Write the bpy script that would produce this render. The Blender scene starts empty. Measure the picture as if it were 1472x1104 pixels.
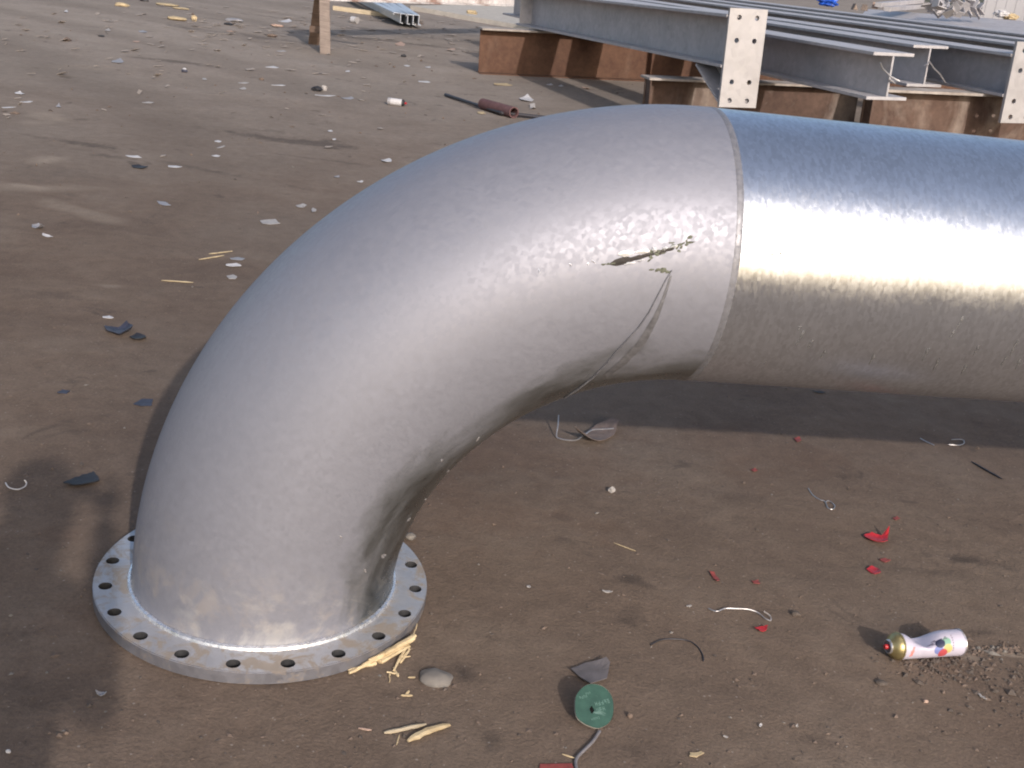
import bpy, bmesh, math, random
import numpy as np
from mathutils import Vector, Matrix, noise
from mathutils.bvhtree import BVHTree

SC = bpy.context.scene
COL = SC.collection
R_ = math.radians
# ------------------------------------------------------------------ camera
FPX, PITCH, ROLL, CAMH = 1630.7, 0.3635, 0.1259, 1.4978
cp, sp = math.cos(PITCH), math.sin(PITCH)
cr, sr = math.cos(ROLL), math.sin(ROLL)
FWD = Vector((0, cp, -sp)); UP0 = Vector((0, sp, cp)); RT0 = Vector((1, 0, 0))
RT = RT0 * cr + UP0 * sr
UP = RT0 * -sr + UP0 * cr
CAM = Vector((0, 0, CAMH))
cam = bpy.data.cameras.new("camera"); camo = bpy.data.objects.new("camera", cam); COL.objects.link(camo)
M4 = Matrix((RT, UP, -FWD)).transposed().to_4x4(); M4.translation = CAM
camo.matrix_world = M4
cam.sensor_fit = 'HORIZONTAL'; cam.sensor_width = 36.0; cam.lens = FPX / 1472 * 36.0
cam.clip_start = 0.05; cam.clip_end = 2000
SC.camera = camo
# ------------------------------------------------------------------ sky, sun, exposure
SUN_AZ, SUN_EL = R_(-67.5), R_(26.9)      # azimuth measured from +x
world = bpy.data.worlds.new("World"); SC.world = world; world.use_nodes = True
wn = world.node_tree; wn.nodes.clear()
wo = wn.nodes.new('ShaderNodeOutputWorld'); wb = wn.nodes.new('ShaderNodeBackground')
sky = wn.nodes.new('ShaderNodeTexSky'); sky.sky_type = 'NISHITA'; sky.sun_disc = False
sky.sun_elevation = SUN_EL; sky.sun_rotation = math.pi / 2 - SUN_AZ
sky.air_density = 1.0; sky.dust_density = 3.0; sky.ozone_density = 1.0
wb.inputs['Strength'].default_value = 0.15
wn.links.new(sky.outputs[0], wb.inputs[0]); wn.links.new(wb.outputs[0], wo.inputs[0])
SDIR = Vector((math.cos(SUN_EL) * math.cos(SUN_AZ), math.cos(SUN_EL) * math.sin(SUN_AZ), math.sin(SUN_EL)))
sun = bpy.data.lights.new("sun", 'SUN'); sun.energy = 2.6; sun.angle = R_(0.8); sun.color = (1.0, 0.915, 0.85)
suno = bpy.data.objects.new("sun", sun); COL.objects.link(suno)
suno.rotation_euler = SDIR.to_track_quat('Z', 'Y').to_euler(); suno.location = SDIR * 60
SC.view_settings.view_transform = 'Standard'; SC.view_settings.look = 'None'
SC.view_settings.exposure = 0.32; SC.cycles.filter_width = 2.0; SC.view_settings.gamma = 1.0; SC.view_settings.use_curve_mapping = False

# ------------------------------------------------------------------ helpers
def gz(x, y):
    """height of the packed earth"""
    a = 0.010 * noise.noise((x * 0.45, y * 0.45, 3.1)) + 0.005 * noise.noise((x * 1.6, y * 1.6, 7.7)) + 0.0022 * noise.noise((x * 6.0, y * 6.0, 1.3))
    d = math.hypot(x - FL[0], y - FL[1])
    k = min(1, max(0, (d - 0.45) / 0.6))
    s = min(1, max(0, (y - 6.0) / 5.0)); s = s * s * (3 - 2 * s)
    e = x - BGX; e = 0.5 * (e + math.sqrt(e * e + 0.5))          # the far side of the yard rises gently to the right
    return a * (0.25 + 0.75 * k) * 0.8 - 0.001 + s * min(BGT * e, 1.2)
BGX, BGT = -1.0, 0.056
FL = Vector((-0.5319, 2.3639, 0))           # centre of the flange on the ground
def ray(px, py):
    return FWD + RT * ((px - 736) / FPX) - UP * ((py - 552) / FPX)
def at(px, py, z=0.0):
    """the world point at height z seen at a pixel of the photograph"""
    d = ray(px, py); t = (z - CAMH) / d.z
    return CAM + d * t
def on_ground(px, py):
    p = at(px, py, 0)
    for _ in range(12): p = at(px, py, gz(p.x, p.y))
    return p
BGM = Matrix.Translation((BGX, 0, 0)) @ Matrix.Rotation(-math.atan(BGT), 4, 'Y') @ Matrix.Translation((-BGX, 0, 0))
BGI = BGM.inverted()
def atb(px, py, z=0.0):
    """as at(), in the frame of the gently rising ground under the trestles"""
    o = BGI @ CAM; d = BGI.to_3x3() @ ray(px, py); return o + d * ((z - o.z) / d.z)
def link(o, parent=None):
    COL.objects.link(o)
    if parent is not None: o.parent = parent
    return o
def tag(o, label=None, cat=None, group=None, kind=None):
    if label: o['label'] = label
    if cat: o['category'] = cat
    if group: o['group'] = group
    if kind: o['kind'] = kind
    return o
def thing(name, label, cat, loc=(0, 0, 0), rotz=0, group=None):
    o = bpy.data.objects.new(name, None); COL.objects.link(o)
    o.location = loc; o.rotation_euler = (0, 0, rotz); o.empty_display_size = 0.1
    return tag(o, label, cat, group)
class MB:
    """collects vertices and faces, builds ONE mesh object"""
    def __init__(s): s.v = []; s.f = []; s.uv = {}
    def add(s, vs, fs):
        b = len(s.v); s.v += [tuple(v) for v in vs]; s.f += [tuple(b + i for i in f) for f in fs]
    def box(s, c, size, rot=None, jit=0, seed=0):
        rnd = random.Random(seed)
        hx, hy, hz = size[0] / 2, size[1] / 2, size[2] / 2
        vs = []
        for x in (-hx, hx):
            for y in (-hy, hy):
                for z in (-hz, hz):
                    p = Vector((x + rnd.uniform(-jit, jit), y + rnd.uniform(-jit, jit), z + rnd.uniform(-jit, jit)))
                    if rot is not None: p = rot @ p
                    vs.append(p + Vector(c))
        s.add(vs, [(0, 1, 3, 2), (4, 6, 7, 5), (0, 4, 5, 1), (2, 3, 7, 6), (0, 2, 6, 4), (1, 5, 7, 3)])
    def tube(s, pts, rad, n=8, caps=True):
        pts = [Vector(p) for p in pts]
        if not hasattr(rad, '__len__'): rad = [rad] * len(pts)
        rings = []; prev = None
        for i, p in enumerate(pts):
            t = (pts[min(i + 1, len(pts) - 1)] - pts[max(i - 1, 0)]).normalized()
            if prev is None:
                a = t.cross(Vector((0, 0, 1)))
                if a.length < 1e-3: a = t.cross(Vector((1, 0, 0)))
            else: a = prev - t * prev.dot(t)
            a.normalize(); prev = a; b = t.cross(a)
            rings.append([p + (a * math.cos(2 * math.pi * k / n) + b * math.sin(2 * math.pi * k / n)) * rad[i] for k in range(n)])
        base = len(s.v)
        for r in rings: s.v += [tuple(q) for q in r]
        for i in range(len(rings) - 1):
            for k in range(n):
                s.f.append((base + i * n + k, base + i * n + (k + 1) % n, base + (i + 1) * n + (k + 1) % n, base + (i + 1) * n + k))
        if caps:
            s.f.append(tuple(base + k for k in range(n))[::-1]); s.f.append(tuple(base + (len(rings) - 1) * n + k for k in range(n)))
    def prism(s, poly, h, frame=None):
        """poly: 2D points (ccw) extruded by h along local z; frame: 4x4"""
        n = len(poly); fr = frame if frame is not None else Matrix.Identity(4)
        vs = [fr @ Vector((x, y, 0)) for x, y in poly] + [fr @ Vector((x, y, h)) for x, y in poly]
        s.add(vs, [tuple(range(n))[::-1], tuple(range(n, 2 * n))] + [(i, (i + 1) % n, n + (i + 1) % n, n + i) for i in range(n)])
    def lathe(s, prof, n=32, frame=None, closed_ends=True):
        fr = frame if frame is not None else Matrix.Identity(4)
        b = len(s.v); m = len(prof)
        for (r, z) in prof:
            for k in range(n):
                a = 2 * math.pi * k / n
                s.v.append(tuple(fr @ Vector((r * math.cos(a), r * math.sin(a), z))))
        for i in range(m - 1):
            for k in range(n):
                s.f.append((b + i * n + k, b + i * n + (k + 1) % n, b + (i + 1) * n + (k + 1) % n, b + (i + 1) * n + k))
        if closed_ends:
            s.f.append(tuple(b + k for k in range(n))[::-1]); s.f.append(tuple(b + (m - 1) * n + k for k in range(n)))
    def build(s, name, mat, parent=None, smooth=False, bevel=0, uvs=None, inv=None):
        me = bpy.data.meshes.new(name)
        vs = s.v if inv is None else [tuple(inv @ Vector(v)) for v in s.v]
        me.from_pydata(vs, [], s.f); me.update()
        if mat is not None: me.materials.append(mat)
        if uvs is not None:
            l = me.uv_layers.new(name='UVMap')
            for lp in me.loops: l.data[lp.index].uv = uvs[lp.vertex_index]
        if bevel:
            bm = bmesh.new(); bm.from_mesh(me)
            bmesh.ops.recalc_face_normals(bm, faces=bm.faces)
            bmesh.ops.bevel(bm, geom=[e for e in bm.edges if len(e.link_faces) == 2 and e.calc_face_angle(0) > 0.6], offset=bevel, segments=2, affect='EDGES', clamp_overlap=True)
            bm.to_mesh(me); bm.free()
        else:
            bm = bmesh.new(); bm.from_mesh(me); bmesh.ops.recalc_face_normals(bm, faces=bm.faces); bm.to_mesh(me); bm.free()
        if smooth:
            me.polygons.foreach_set('use_smooth', [True] * len(me.polygons))
            try: me.set_sharp_from_angle(angle=R_(40))
            except Exception: pass
        o = bpy.data.objects.new(name, me); link(o, parent)
        return o

# ------------------------------------------------------------------ materials
class NT:
    def __init__(s, name):
        s.m = bpy.data.materials.new(name); s.m.use_nodes = True
        s.t = s.m.node_tree; s.n = s.t.nodes
        s.b = s.n['Principled BSDF']
    def new(s, t, **kw):
        n = s.n.new(t)
        for k, v in kw.items():
            if hasattr(n, k): setattr(n, k, v)
            else: n.inputs[k.replace('_', ' ')].default_value = v
        return n
    def link(s, a, b): s.t.links.new(a, b)
    def coord(s, kind='Object', scale=(1, 1, 1)):
        c = s.new('ShaderNodeTexCoord'); mp = s.new('ShaderNodeMapping')
        mp.inputs['Scale'].default_value = scale
        s.link(c.outputs[kind], mp.inputs[0]); return mp.outputs[0]
    def pos(s, scale=(1, 1, 1)):
        c = s.new('ShaderNodeNewGeometry'); mp = s.new('ShaderNodeMapping'); mp.inputs['Scale'].default_value = scale
        s.link(c.outputs['Position'], mp.inputs[0]); return mp.outputs[0]
    def noise(s, vec, scale, detail=5, rough=0.55, dist=0):
        n = s.new('ShaderNodeTexNoise'); n.inputs['Scale'].default_value = scale; n.inputs['Detail'].default_value = detail
        n.inputs['Roughness'].default_value = rough; n.inputs['Distortion'].default_value = dist
        s.link(vec, n.inputs['Vector']); return n.outputs['Fac']
    def ramp(s, fac, stops):
        r = s.new('ShaderNodeValToRGB'); e = r.color_ramp.elements
        while len(e) < len(stops): e.new(0.5)
        for el, (p, c) in zip(e, stops):
            el.position = p; el.color = (c if len(c) == 4 else (*c, 1)) if hasattr(c, '__len__') else (c, c, c, 1)
        s.link(fac, r.inputs[0]); return r.outputs[0]
    def mix(s, fac, a, b, mode='MIX'):
        n = s.new('ShaderNodeMix'); n.data_type = 'RGBA'; n.blend_type = mode
        for i, v in ((0, fac), (6, a), (7, b)):
            if hasattr(v, 'is_output'): s.link(v, n.inputs[i])
            elif hasattr(v, '__len__'): n.inputs[i].default_value = (*v, 1) if len(v) == 3 else v
            else: n.inputs[i].default_value = v if i == 0 else (v, v, v, 1)
        return n.outputs[2]
    def math(s, op, a, b=0.0, c=0.0, clamp=False):
        n = s.new('ShaderNodeMath'); n.operation = op; n.use_clamp = clamp
        for i, v in enumerate((a, b, c)):
            if hasattr(v, 'is_output'): s.link(v, n.inputs[i])
            else: n.inputs[i].default_value = v
        return n.outputs[0]
    def set(s, key, v):
        if hasattr(v, 'is_output'): s.link(v, s.b.inputs[key])
        else: s.b.inputs[key].default_value = (*v, 1) if hasattr(v, '__len__') and len(v) == 3 else v
    def bump(s, h, strength=0.3, dist=0.01):
        n = s.new('ShaderNodeBump'); n.inputs['Strength'].default_value = strength; n.inputs['Distance'].default_value = dist
        s.link(h, n.inputs['Height']); s.link(n.outputs[0], s.b.inputs['Normal']); return n
def plain(name, col, rough=0.6, metal=0.0, var=0.25, scale=30, bump=0.15):
    t = NT(name); v = t.coord('Object')
    n = t.noise(v, scale, 5, 0.6)
    lo = tuple(c * (1 - var) for c in col); hi = tuple(min(1, c * (1 + var)) for c in col)
    t.set('Base Color', t.ramp(n, [(0.3, lo), (0.7, hi)])); t.set('Roughness', rough); t.set('Metallic', metal)
    if bump: t.bump(n, bump, 0.004)
    return t.m

def mat_ground():
    t = NT('packed_earth'); p = t.pos()
    c = t.new('ShaderNodeNewGeometry'); sx = t.new('ShaderNodeSeparateXYZ'); t.link(c.outputs['Position'], sx.inputs[0])
    big = t.noise(p, 0.35, 4, 0.55, 0.4)
    mid = t.noise(p, 1.7, 6, 0.62, 0.3)
    fine = t.noise(p, 14, 6, 0.7)
    grit = t.noise(p, 120, 4, 0.7)
    base = t.ramp(mid, [(0.30, (0.118, 0.084, 0.064)), (0.5, (0.144, 0.105, 0.080)), (0.70, (0.170, 0.129, 0.100))])
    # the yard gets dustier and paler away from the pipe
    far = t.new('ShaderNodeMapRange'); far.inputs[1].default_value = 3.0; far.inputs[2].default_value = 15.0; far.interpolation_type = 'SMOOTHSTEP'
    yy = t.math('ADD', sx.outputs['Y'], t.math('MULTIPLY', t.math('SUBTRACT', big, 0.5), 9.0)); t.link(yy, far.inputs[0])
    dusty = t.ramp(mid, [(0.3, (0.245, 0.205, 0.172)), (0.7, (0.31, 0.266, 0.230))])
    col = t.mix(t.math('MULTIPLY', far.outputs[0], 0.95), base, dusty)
    # greyish worn areas
    col = t.mix(t.math('MULTIPLY', t.ramp(big, [(0.45, 0.0), (0.65, 1.0)]), 0.35), col, (0.150, 0.124, 0.102))
    # pale dust smears
    ps = t.pos((0.5, 1.2, 1)); sm = t.noise(ps, 1.1, 6, 0.65, 0.6)
    col = t.mix(t.math('MULTIPLY', t.ramp(sm, [(0.60, 0.0), (0.74, 1.0)]), 0.40), col, (0.25, 0.205, 0.165))
    # dark oily blots
    bl = t.noise(p, 4.2, 5, 0.6, 0.5)
    col = t.mix(t.math('MULTIPLY', t.ramp(bl, [(0.635, 0.0), (0.70, 1.0)]), 0.55), col, (0.066, 0.052, 0.044))
    # wheel tracks: long faint arcs running through the left half
    w = t.new('ShaderNodeTexWave'); w.wave_type = 'RINGS'; w.rings_direction = 'Z'; w.inputs['Scale'].default_value = 0.16
    w.inputs['Distortion'].default_value = 5.5; w.inputs['Detail'].default_value = 5; w.inputs['Detail Scale'].default_value = 0.35
    mpw = t.new('ShaderNodeMapping'); mpw.inputs['Location'].default_value = (14, -2, 0)
    t.link(c.outputs['Position'], mpw.inputs[0]); t.link(mpw.outputs[0], w.inputs[0])
    leftm = t.new('ShaderNodeMapRange'); leftm.inputs[1].default_value = -0.8; leftm.inputs[2].default_value = -2.6; t.link(sx.outputs['X'], leftm.inputs[0])
    wf = t.math('MULTIPLY', t.math('MULTIPLY', t.ramp(w.outputs['Fac'], [(0.55, 0.0), (0.95, 1.0)]), leftm.outputs[0], clamp=True), 0.22)
    col = t.mix(wf, col, (0.098, 0.076, 0.061))
    # named spots: (x, y, rx, ry, rot, strength, colour kind)
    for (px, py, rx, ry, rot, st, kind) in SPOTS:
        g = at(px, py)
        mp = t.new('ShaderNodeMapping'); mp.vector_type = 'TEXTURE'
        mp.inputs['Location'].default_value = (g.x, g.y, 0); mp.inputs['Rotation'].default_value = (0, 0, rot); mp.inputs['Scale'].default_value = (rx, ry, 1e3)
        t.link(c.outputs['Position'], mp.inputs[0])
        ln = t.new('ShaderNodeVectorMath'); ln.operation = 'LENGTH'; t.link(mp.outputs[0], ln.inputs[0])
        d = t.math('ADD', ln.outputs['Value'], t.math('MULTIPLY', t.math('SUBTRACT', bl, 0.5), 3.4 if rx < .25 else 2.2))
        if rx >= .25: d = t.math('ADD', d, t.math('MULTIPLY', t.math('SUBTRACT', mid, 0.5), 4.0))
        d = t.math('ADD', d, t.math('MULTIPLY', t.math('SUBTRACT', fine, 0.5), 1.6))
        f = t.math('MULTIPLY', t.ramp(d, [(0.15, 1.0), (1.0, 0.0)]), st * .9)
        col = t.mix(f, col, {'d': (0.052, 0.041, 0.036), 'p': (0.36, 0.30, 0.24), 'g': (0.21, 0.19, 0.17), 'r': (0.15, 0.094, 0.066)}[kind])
    col = t.mix(0.75, col, t.ramp(fine, [(0.25, 0.74), (0.75, 1.2)]), 'MULTIPLY')
    col = t.mix(0.8, col, t.ramp(grit, [(0.3, 0.78), (0.7, 1.2)]), 'MULTIPLY')
    # pale and dark specks
    vo = t.new('ShaderNodeTexVoronoi'); vo.inputs['Scale'].default_value = 55; t.link(p, vo.inputs['Vector'])
    spk = t.math('MULTIPLY', t.math('LESS_THAN', vo.outputs['Distance'], 0.16), t.math('GREATER_THAN', t.noise(p, 60, 1), 0.60))
    col = t.mix(t.math('MULTIPLY', spk, 0.3), col, (0.42, 0.38, 0.34))
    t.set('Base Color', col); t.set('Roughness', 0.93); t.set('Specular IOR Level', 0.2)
    h = t.math('ADD', t.math('MULTIPLY', fine, 0.7), t.math('MULTIPLY', grit, 0.35))
    t.bump(t.math('ADD', h, t.math('MULTIPLY', mid, 1.2)), 0.6, 0.012)
    return t.m

# pixel positions (in the photograph) of stains and dusty patches on the earth
SPOTS = [
    (905, 832, .055, .028, .1, .75, 'd'), (930, 842, .03, .02, 0, .6, 'd'), (895, 892, .06, .03, .1, .5, 'd'), (830, 912, .05, .025, .3, .4, 'd'), (665, 968, .055, .05, .2, .8, 'd'),
    (1400, 805, .16, .035, .05, .75, 'd'), (1320, 820, .17, .03, .05, .5, 'd'), (1420, 910, .13, .025, .1, .55, 'd'), (1440, 760, .09, .03, .0, .35, 'd'), (900, 885, .05, .04, 0, .4, 'd'),
    (690, 915, .12, .03, .1, .35, 'd'), (810, 745, .03, .02, 0, .4, 'd'), (1260, 700, .06, .03, 0, .3, 'd'), (1060, 715, .09, .04, .2, .3, 'd'), (890, 1080, .06, .03, 0, .3, 'd'), (1190, 1070, .05, .02, 0, .3, 'd'),
    (1290, 932, .05, .012, -.5, .6, 'p'), (1430, 938, .09, .014, .05, .65, 'p'), (1395, 945, .05, .02, .0, .4, 'p'),
    (70, 270, .45, .09, .5, .3, 'p'), (65, 170, .18, .35, .1, .4, 'p'), (60, 232, .12, .2, .2, .5, 'p'), (20, 265, .2, .08, 0, .4, 'p'), (100, 300, .3, .08, -.4, .3, 'p'), (120, 95, .3, .3, 0, .25, 'p'),
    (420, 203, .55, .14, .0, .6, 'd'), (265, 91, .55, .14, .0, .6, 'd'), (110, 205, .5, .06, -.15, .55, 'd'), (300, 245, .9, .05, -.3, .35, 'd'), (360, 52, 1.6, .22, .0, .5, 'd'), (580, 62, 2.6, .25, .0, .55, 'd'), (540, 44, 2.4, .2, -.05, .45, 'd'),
    (160, 225, .2, .06, 0, .45, 'd'), (450, 228, .5, .03, 0, .35, 'd'), (395, 190, .2, .08, 0, .35, 'd'), (60, 420, .3, .03, 0, .3, 'd'), (120, 430, .3, .04, .2, .25, 'd'), (150, 410, .12, .03, .2, .3, 'p'),
    (90, 770, .07, .05, .3, .25, 'r'), (80, 900, .1, .07, 0, .2, 'r'), (700, 750, .35, .2, 0, .35, 'r'), (850, 660, .6, .2, 0, .3, 'r'), (1100, 650, .6, .15, 0, .25, 'r'),
    (450, 77, .5, .5, 0, .25, 'p'), (460, 92, .5, .25, 0, .3, 'g'), (50, 995, .08, .05, 0, .3, 'd'), (120, 985, .05, .03, 0, .35, 'd'), (30, 910, .06, .04, 0, .3, 'd'),
]

def mat_galv(name, base=(0.56, 0.57, 0.60), rough=0.5, metal=0.6, spangle=70, sp_amt=0.10, stretch=(1, 1, 1), streak=0.0, dirt=0.0, uv=True, drips=False, rough_var=0.10, big_amt=.35, mid_amt=.18, bump=.15, hair=False, elbow=False):
    t = NT(name)
    v = t.coord('UV' if uv else 'Object', stretch); v0 = t.coord('UV' if uv else 'Object')
    vo = t.new('ShaderNodeTexVoronoi'); vo.inputs['Scale'].default_value = spangle; t.link(v, vo.inputs['Vector'])
    sep = t.new('ShaderNodeSeparateColor'); t.link(vo.outputs['Color'], sep.inputs[0])
    cell = sep.outputs[0]
    big = t.noise(v0, 2.2, 5, 0.6, 0.5); mid = t.noise(v0, 11, 5, 0.65)
    k = t.math('ADD', t.math('MULTIPLY', t.math('SUBTRACT', cell, 0.5), sp_amt * 2), 1.0)
    k = t.math('ADD', k, t.math('MULTIPLY', t.math('SUBTRACT', big, 0.5), big_amt))
    k = t.math('ADD', k, t.math('MULTIPLY', t.math('SUBTRACT', mid, 0.5), mid_amt))
    if streak:
        vs = t.coord('UV' if uv else 'Object', ((34, 1.1, 1) if elbow else (3, 90, 90)) if uv else (60, 60, 4)); st = t.noise(vs, 1.0, 4, 0.6)
        k = t.math('ADD', k, t.math('MULTIPLY', t.math('SUBTRACT', st, 0.5), streak))
    cc = t.new('ShaderNodeCombineColor')
    for i in range(3): t.link(t.math('MULTIPLY', k, base[i], clamp=True), cc.inputs[i])
    col = cc.outputs[0]
    met = metal
    if drips:
        vd = t.coord('UV', (2.2, 26, 1)); dn = t.noise(vd, 1.0, 3, 0.6, 0.3)
        vd2 = t.coord('UV', (7, 10, 1)); dn2 = t.noise(vd2, 1.0, 3, 0.6)
        msk = t.math('MULTIPLY', t.ramp(dn, [(0.60, 0.0), (0.70, 1.0)]), t.ramp(dn2, [(0.5, 0.0), (0.62, 1.0)]))
        col = t.mix(t.math('MULTIPLY', msk, 0.6), col, (0.78, 0.78, 0.80))
        met = t.math('SUBTRACT', metal, t.math('MULTIPLY', msk, 0.5), clamp=True)
    if dirt:
        dv = t.noise(v0, 16, 6, 0.7, 0.6); df = t.math('MULTIPLY', t.ramp(dv, [(0.56 - dirt * 0.1, 0.0), (0.66 - dirt * 0.1, 1.0)]), min(1, 0.45 + dirt * 0.4))
        col = t.mix(df, col, (0.27, 0.215, 0.16))
        met = t.math('MULTIPLY', t.math('SUBTRACT', 1.0, df), metal)
    rough_in = rough
    if elbow:
        su = t.new('ShaderNodeSeparateXYZ'); t.link(v0, su.inputs[0])
        wob = t.noise(t.coord('UV', (9, 3.2, 1)), 1.0, 5, 0.6, 0.4)
        uu = t.math('ADD', su.outputs['X'], t.math('MULTIPLY', t.math('SUBTRACT', wob, 0.5), 0.34))
        m1 = t.new('ShaderNodeMapRange'); m1.inputs[1].default_value = 1.10; m1.inputs[2].default_value = 1.25; t.link(uu, m1.inputs[0])
        # glossy, darker and greener strip along the inside of the bend
        col = t.mix(t.math('MULTIPLY', m1.outputs[0], .9), col, (0.21, 0.22, 0.215))
        met = t.math('ADD', metal, t.math('MULTIPLY', m1.outputs[0], .95 - metal))
        rough_in = t.math('SUBTRACT', rough, t.math('MULTIPLY', m1.outputs[0], .22))
        # earth splashes and chalky smears just above the flange
        m2 = t.new('ShaderNodeMapRange'); m2.inputs[1].default_value = 0.24; m2.inputs[2].default_value = 0.02; t.link(su.outputs['Y'], m2.inputs[0])
        dn_ = t.noise(v0, 15, 6, 0.68, 0.5); f2 = t.math('MULTIPLY', t.ramp(dn_, [(0.50, 0.0), (0.64, 1.0)]), t.math('MULTIPLY', m2.outputs[0], .42))
        col = t.mix(f2, col, (0.36, 0.30, 0.235))
        dn3 = t.noise(v0, 5.5, 6, 0.7, 0.8); f3 = t.math('MULTIPLY', t.ramp(dn3, [(0.54, 0.0), (0.66, 1.0)]), t.math('MULTIPLY', m2.outputs[0], .5)); col = t.mix(f3, col, (0.52, 0.51, 0.50))
        met = t.math('MULTIPLY', t.math('SUBTRACT', 1.0, f2), met)
    t.set('Base Color', col); t.set('Metallic', met)
    rr = t.math('ADD', rough_in, t.math('MULTIPLY', t.math('SUBTRACT', sep.outputs[1], 0.5), rough_var * 2))
    rr = t.math('ADD', rr, t.math('MULTIPLY', t.math('SUBTRACT', mid, 0.5), mid_amt * .6), clamp=True)
    t.set('Roughness', rr)
    vs_ = t.new('ShaderNodeTexVoronoi'); vs_.feature = 'SMOOTH_F1'; vs_.inputs['Scale'].default_value = spangle * 1.1; t.link(v, vs_.inputs['Vector'])
    fine = t.math('ADD', t.noise(v, 160, 3, 0.6), t.math('MULTIPLY', vs_.outputs['Distance'], 1.2))
    if hair:
        fine = t.math('ADD', t.noise(t.coord('UV', (14, 210, 1)), 1.0, 3, 0.6, 0.6), t.math('MULTIPLY', t.noise(t.coord('UV', (60, 330, 1)), 1.0, 2, 0.6, 0.4), .6))
        gl = t.new('ShaderNodeBsdfGlossy'); gl.distribution = 'BECKMANN'; t.link(col, gl.inputs['Color']); t.link(rr, gl.inputs['Roughness'])
        df_ = t.new('ShaderNodeBsdfDiffuse'); t.link(col, df_.inputs['Color']); mx = t.new('ShaderNodeMixShader'); mx.inputs[0].default_value = metal
        t.link(df_.outputs[0], mx.inputs[1]); t.link(gl.outputs[0], mx.inputs[2]); t.link(mx.outputs[0], t.n['Material Output'].inputs['Surface'])
    bn_ = t.bump(t.math('ADD', t.math('MULTIPLY', mid, 0.08 if elbow else 0.4), t.math('MULTIPLY', fine, 0.25)), bump, 0.003)
    if hair: t.link(bn_.outputs[0], gl.inputs['Normal']); t.link(bn_.outputs[0], df_.inputs['Normal'])
    return t.m
def mat_rust(name, a=(0.070, 0.032, 0.020), b=(0.130, 0.068, 0.042), c=(0.27, 0.19, 0.14), pale=0.25, plo=0.56):
    t = NT(name); v = t.coord('Object')
    n1 = t.noise(v, 2.5, 6, 0.65, 0.4); n2 = t.noise(v, 18, 5, 0.7); n3 = t.noise(t.coord('Object', (1, 1, .6)), 1.7, 5, 0.6, 0.8)
    col = t.ramp(n1, [(0.32, a), (0.68, b)])
    col = t.mix(t.math('MULTIPLY', t.ramp(n3, [(plo, 0.0), (plo + .14, 1.0)]), pale), col, c)
    col = t.mix(0.6, col, t.ramp(n2, [(0.3, 0.65), (0.7, 1.3)]), 'MULTIPLY')
    t.set('Base Color', col); t.set('Roughness', 0.85); t.bump(n2, 0.3, 0.004)
    return t.m
def mat_wood(name, a=(0.40, 0.29, 0.16), b=(0.58, 0.45, 0.28), axis=(3, 60, 60)):
    t = NT(name); n = t.noise(t.coord('Object', axis), 1.0, 5, 0.65, 0.4); m = t.noise(t.coord('Object'), 9, 4)
    col = t.mix(0.5, t.ramp(n, [(0.3, a), (0.7, b)]), t.ramp(m, [(0.3, 0.7), (0.7, 1.2)]), 'MULTIPLY')
    t.set('Base Color', col); t.set('Roughness', 0.8); t.bump(n, 0.4, 0.003); return t.m

M = {}
M['ground'] = mat_ground()
M['elbow'] = mat_galv('dull_galvanised_elbow', (0.250, 0.254, 0.294), 0.55, 0.42, 118, 0.03, dirt=0, streak=0.07, rough_var=0.07, big_amt=.09, mid_amt=.03, bump=.016, elbow=True)
M['pipe'] = mat_galv('bright_galvanised_pipe', (0.575, 0.605, 0.665), 0.335, 0.91, 150, 0.09, (0.6, 1, 1), streak=0.20, hair=True, rough_var=0.04, big_amt=.16, mid_amt=.18, bump=.028)
M['flange'] = mat_galv('stained_galvanised_flange', (0.42, 0.42, 0.44), 0.5, 0.5, 60, 0.05, uv=False, dirt=0.95, big_amt=.3)
M['flange_rim'] = mat_galv('dull_flange_rim', (0.20, 0.20, 0.225), 0.55, 0.6, 60, 0.06, uv=False, dirt=0.4)
M['weld'] = mat_galv('grey_weld_metal', (0.20, 0.20, 0.22), 0.55, 0.45, 120, 0.10, uv=False, rough_var=0.15)
M['hole'] = plain('shade_toned_hole', (0.035, 0.035, 0.037), 0.8, 0.1, .3, 60)  # bolt hole walls coloured near black to stand for the shade inside them
M['weldb'] = mat_galv('bright_weld_metal', (0.72, 0.72, 0.74), 0.34, 0.8, 120, 0.15, uv=False, rough_var=0.15)
M['beam'] = mat_galv('weathered_galvanised_beam', (0.42, 0.405, 0.42), 0.6, 0.3, 22, 0.06, uv=False, big_amt=.5, mid_amt=.3)
M['plate'] = mat_galv('galvanised_end_plate', (0.40, 0.385, 0.39), 0.55, 0.4, 20, 0.05, uv=False)
M['purlin'] = mat_galv('galvanised_purlin', (0.55, 0.58, 0.63), 0.45, 0.6, 20, 0.05, uv=False)
M['rust'] = mat_rust('rusty_web')
M['rust_pale'] = mat_rust('dusty_rusty_web', (0.058, 0.033, 0.025), (0.118, 0.073, 0.055), (0.29, 0.24, 0.205), 0.65, 0.50)
M['rust_top'] = mat_rust('dusty_flange_top', (0.24, 0.20, 0.17), (0.44, 0.40, 0.37), (0.56, 0.52, 0.49), 0.6)
M['rust_red'] = mat_rust('red_brown_tube', (0.085, 0.040, 0.042), (0.130, 0.064, 0.066), (0.17, 0.11, 0.11), .2)
M['rust_white'] = mat_rust('flaking_white_paint', (0.50, 0.46, 0.44), (0.72, 0.69, 0.68), (0.26, 0.14, 0.10), 0.85, 0.54)
M['dark'] = plain('dark_scorched_steel', (0.030, 0.026, 0.024), 0.7, 0.2)
M['brownburn'] = plain('brown_torn_steel', (0.018, 0.013, 0.011), 0.6, 0.3, .5, 120)
M['olive'] = plain('olive_zinc_ash', (0.10, 0.105, 0.075), 0.7, 0.1, .5, 150)
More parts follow.
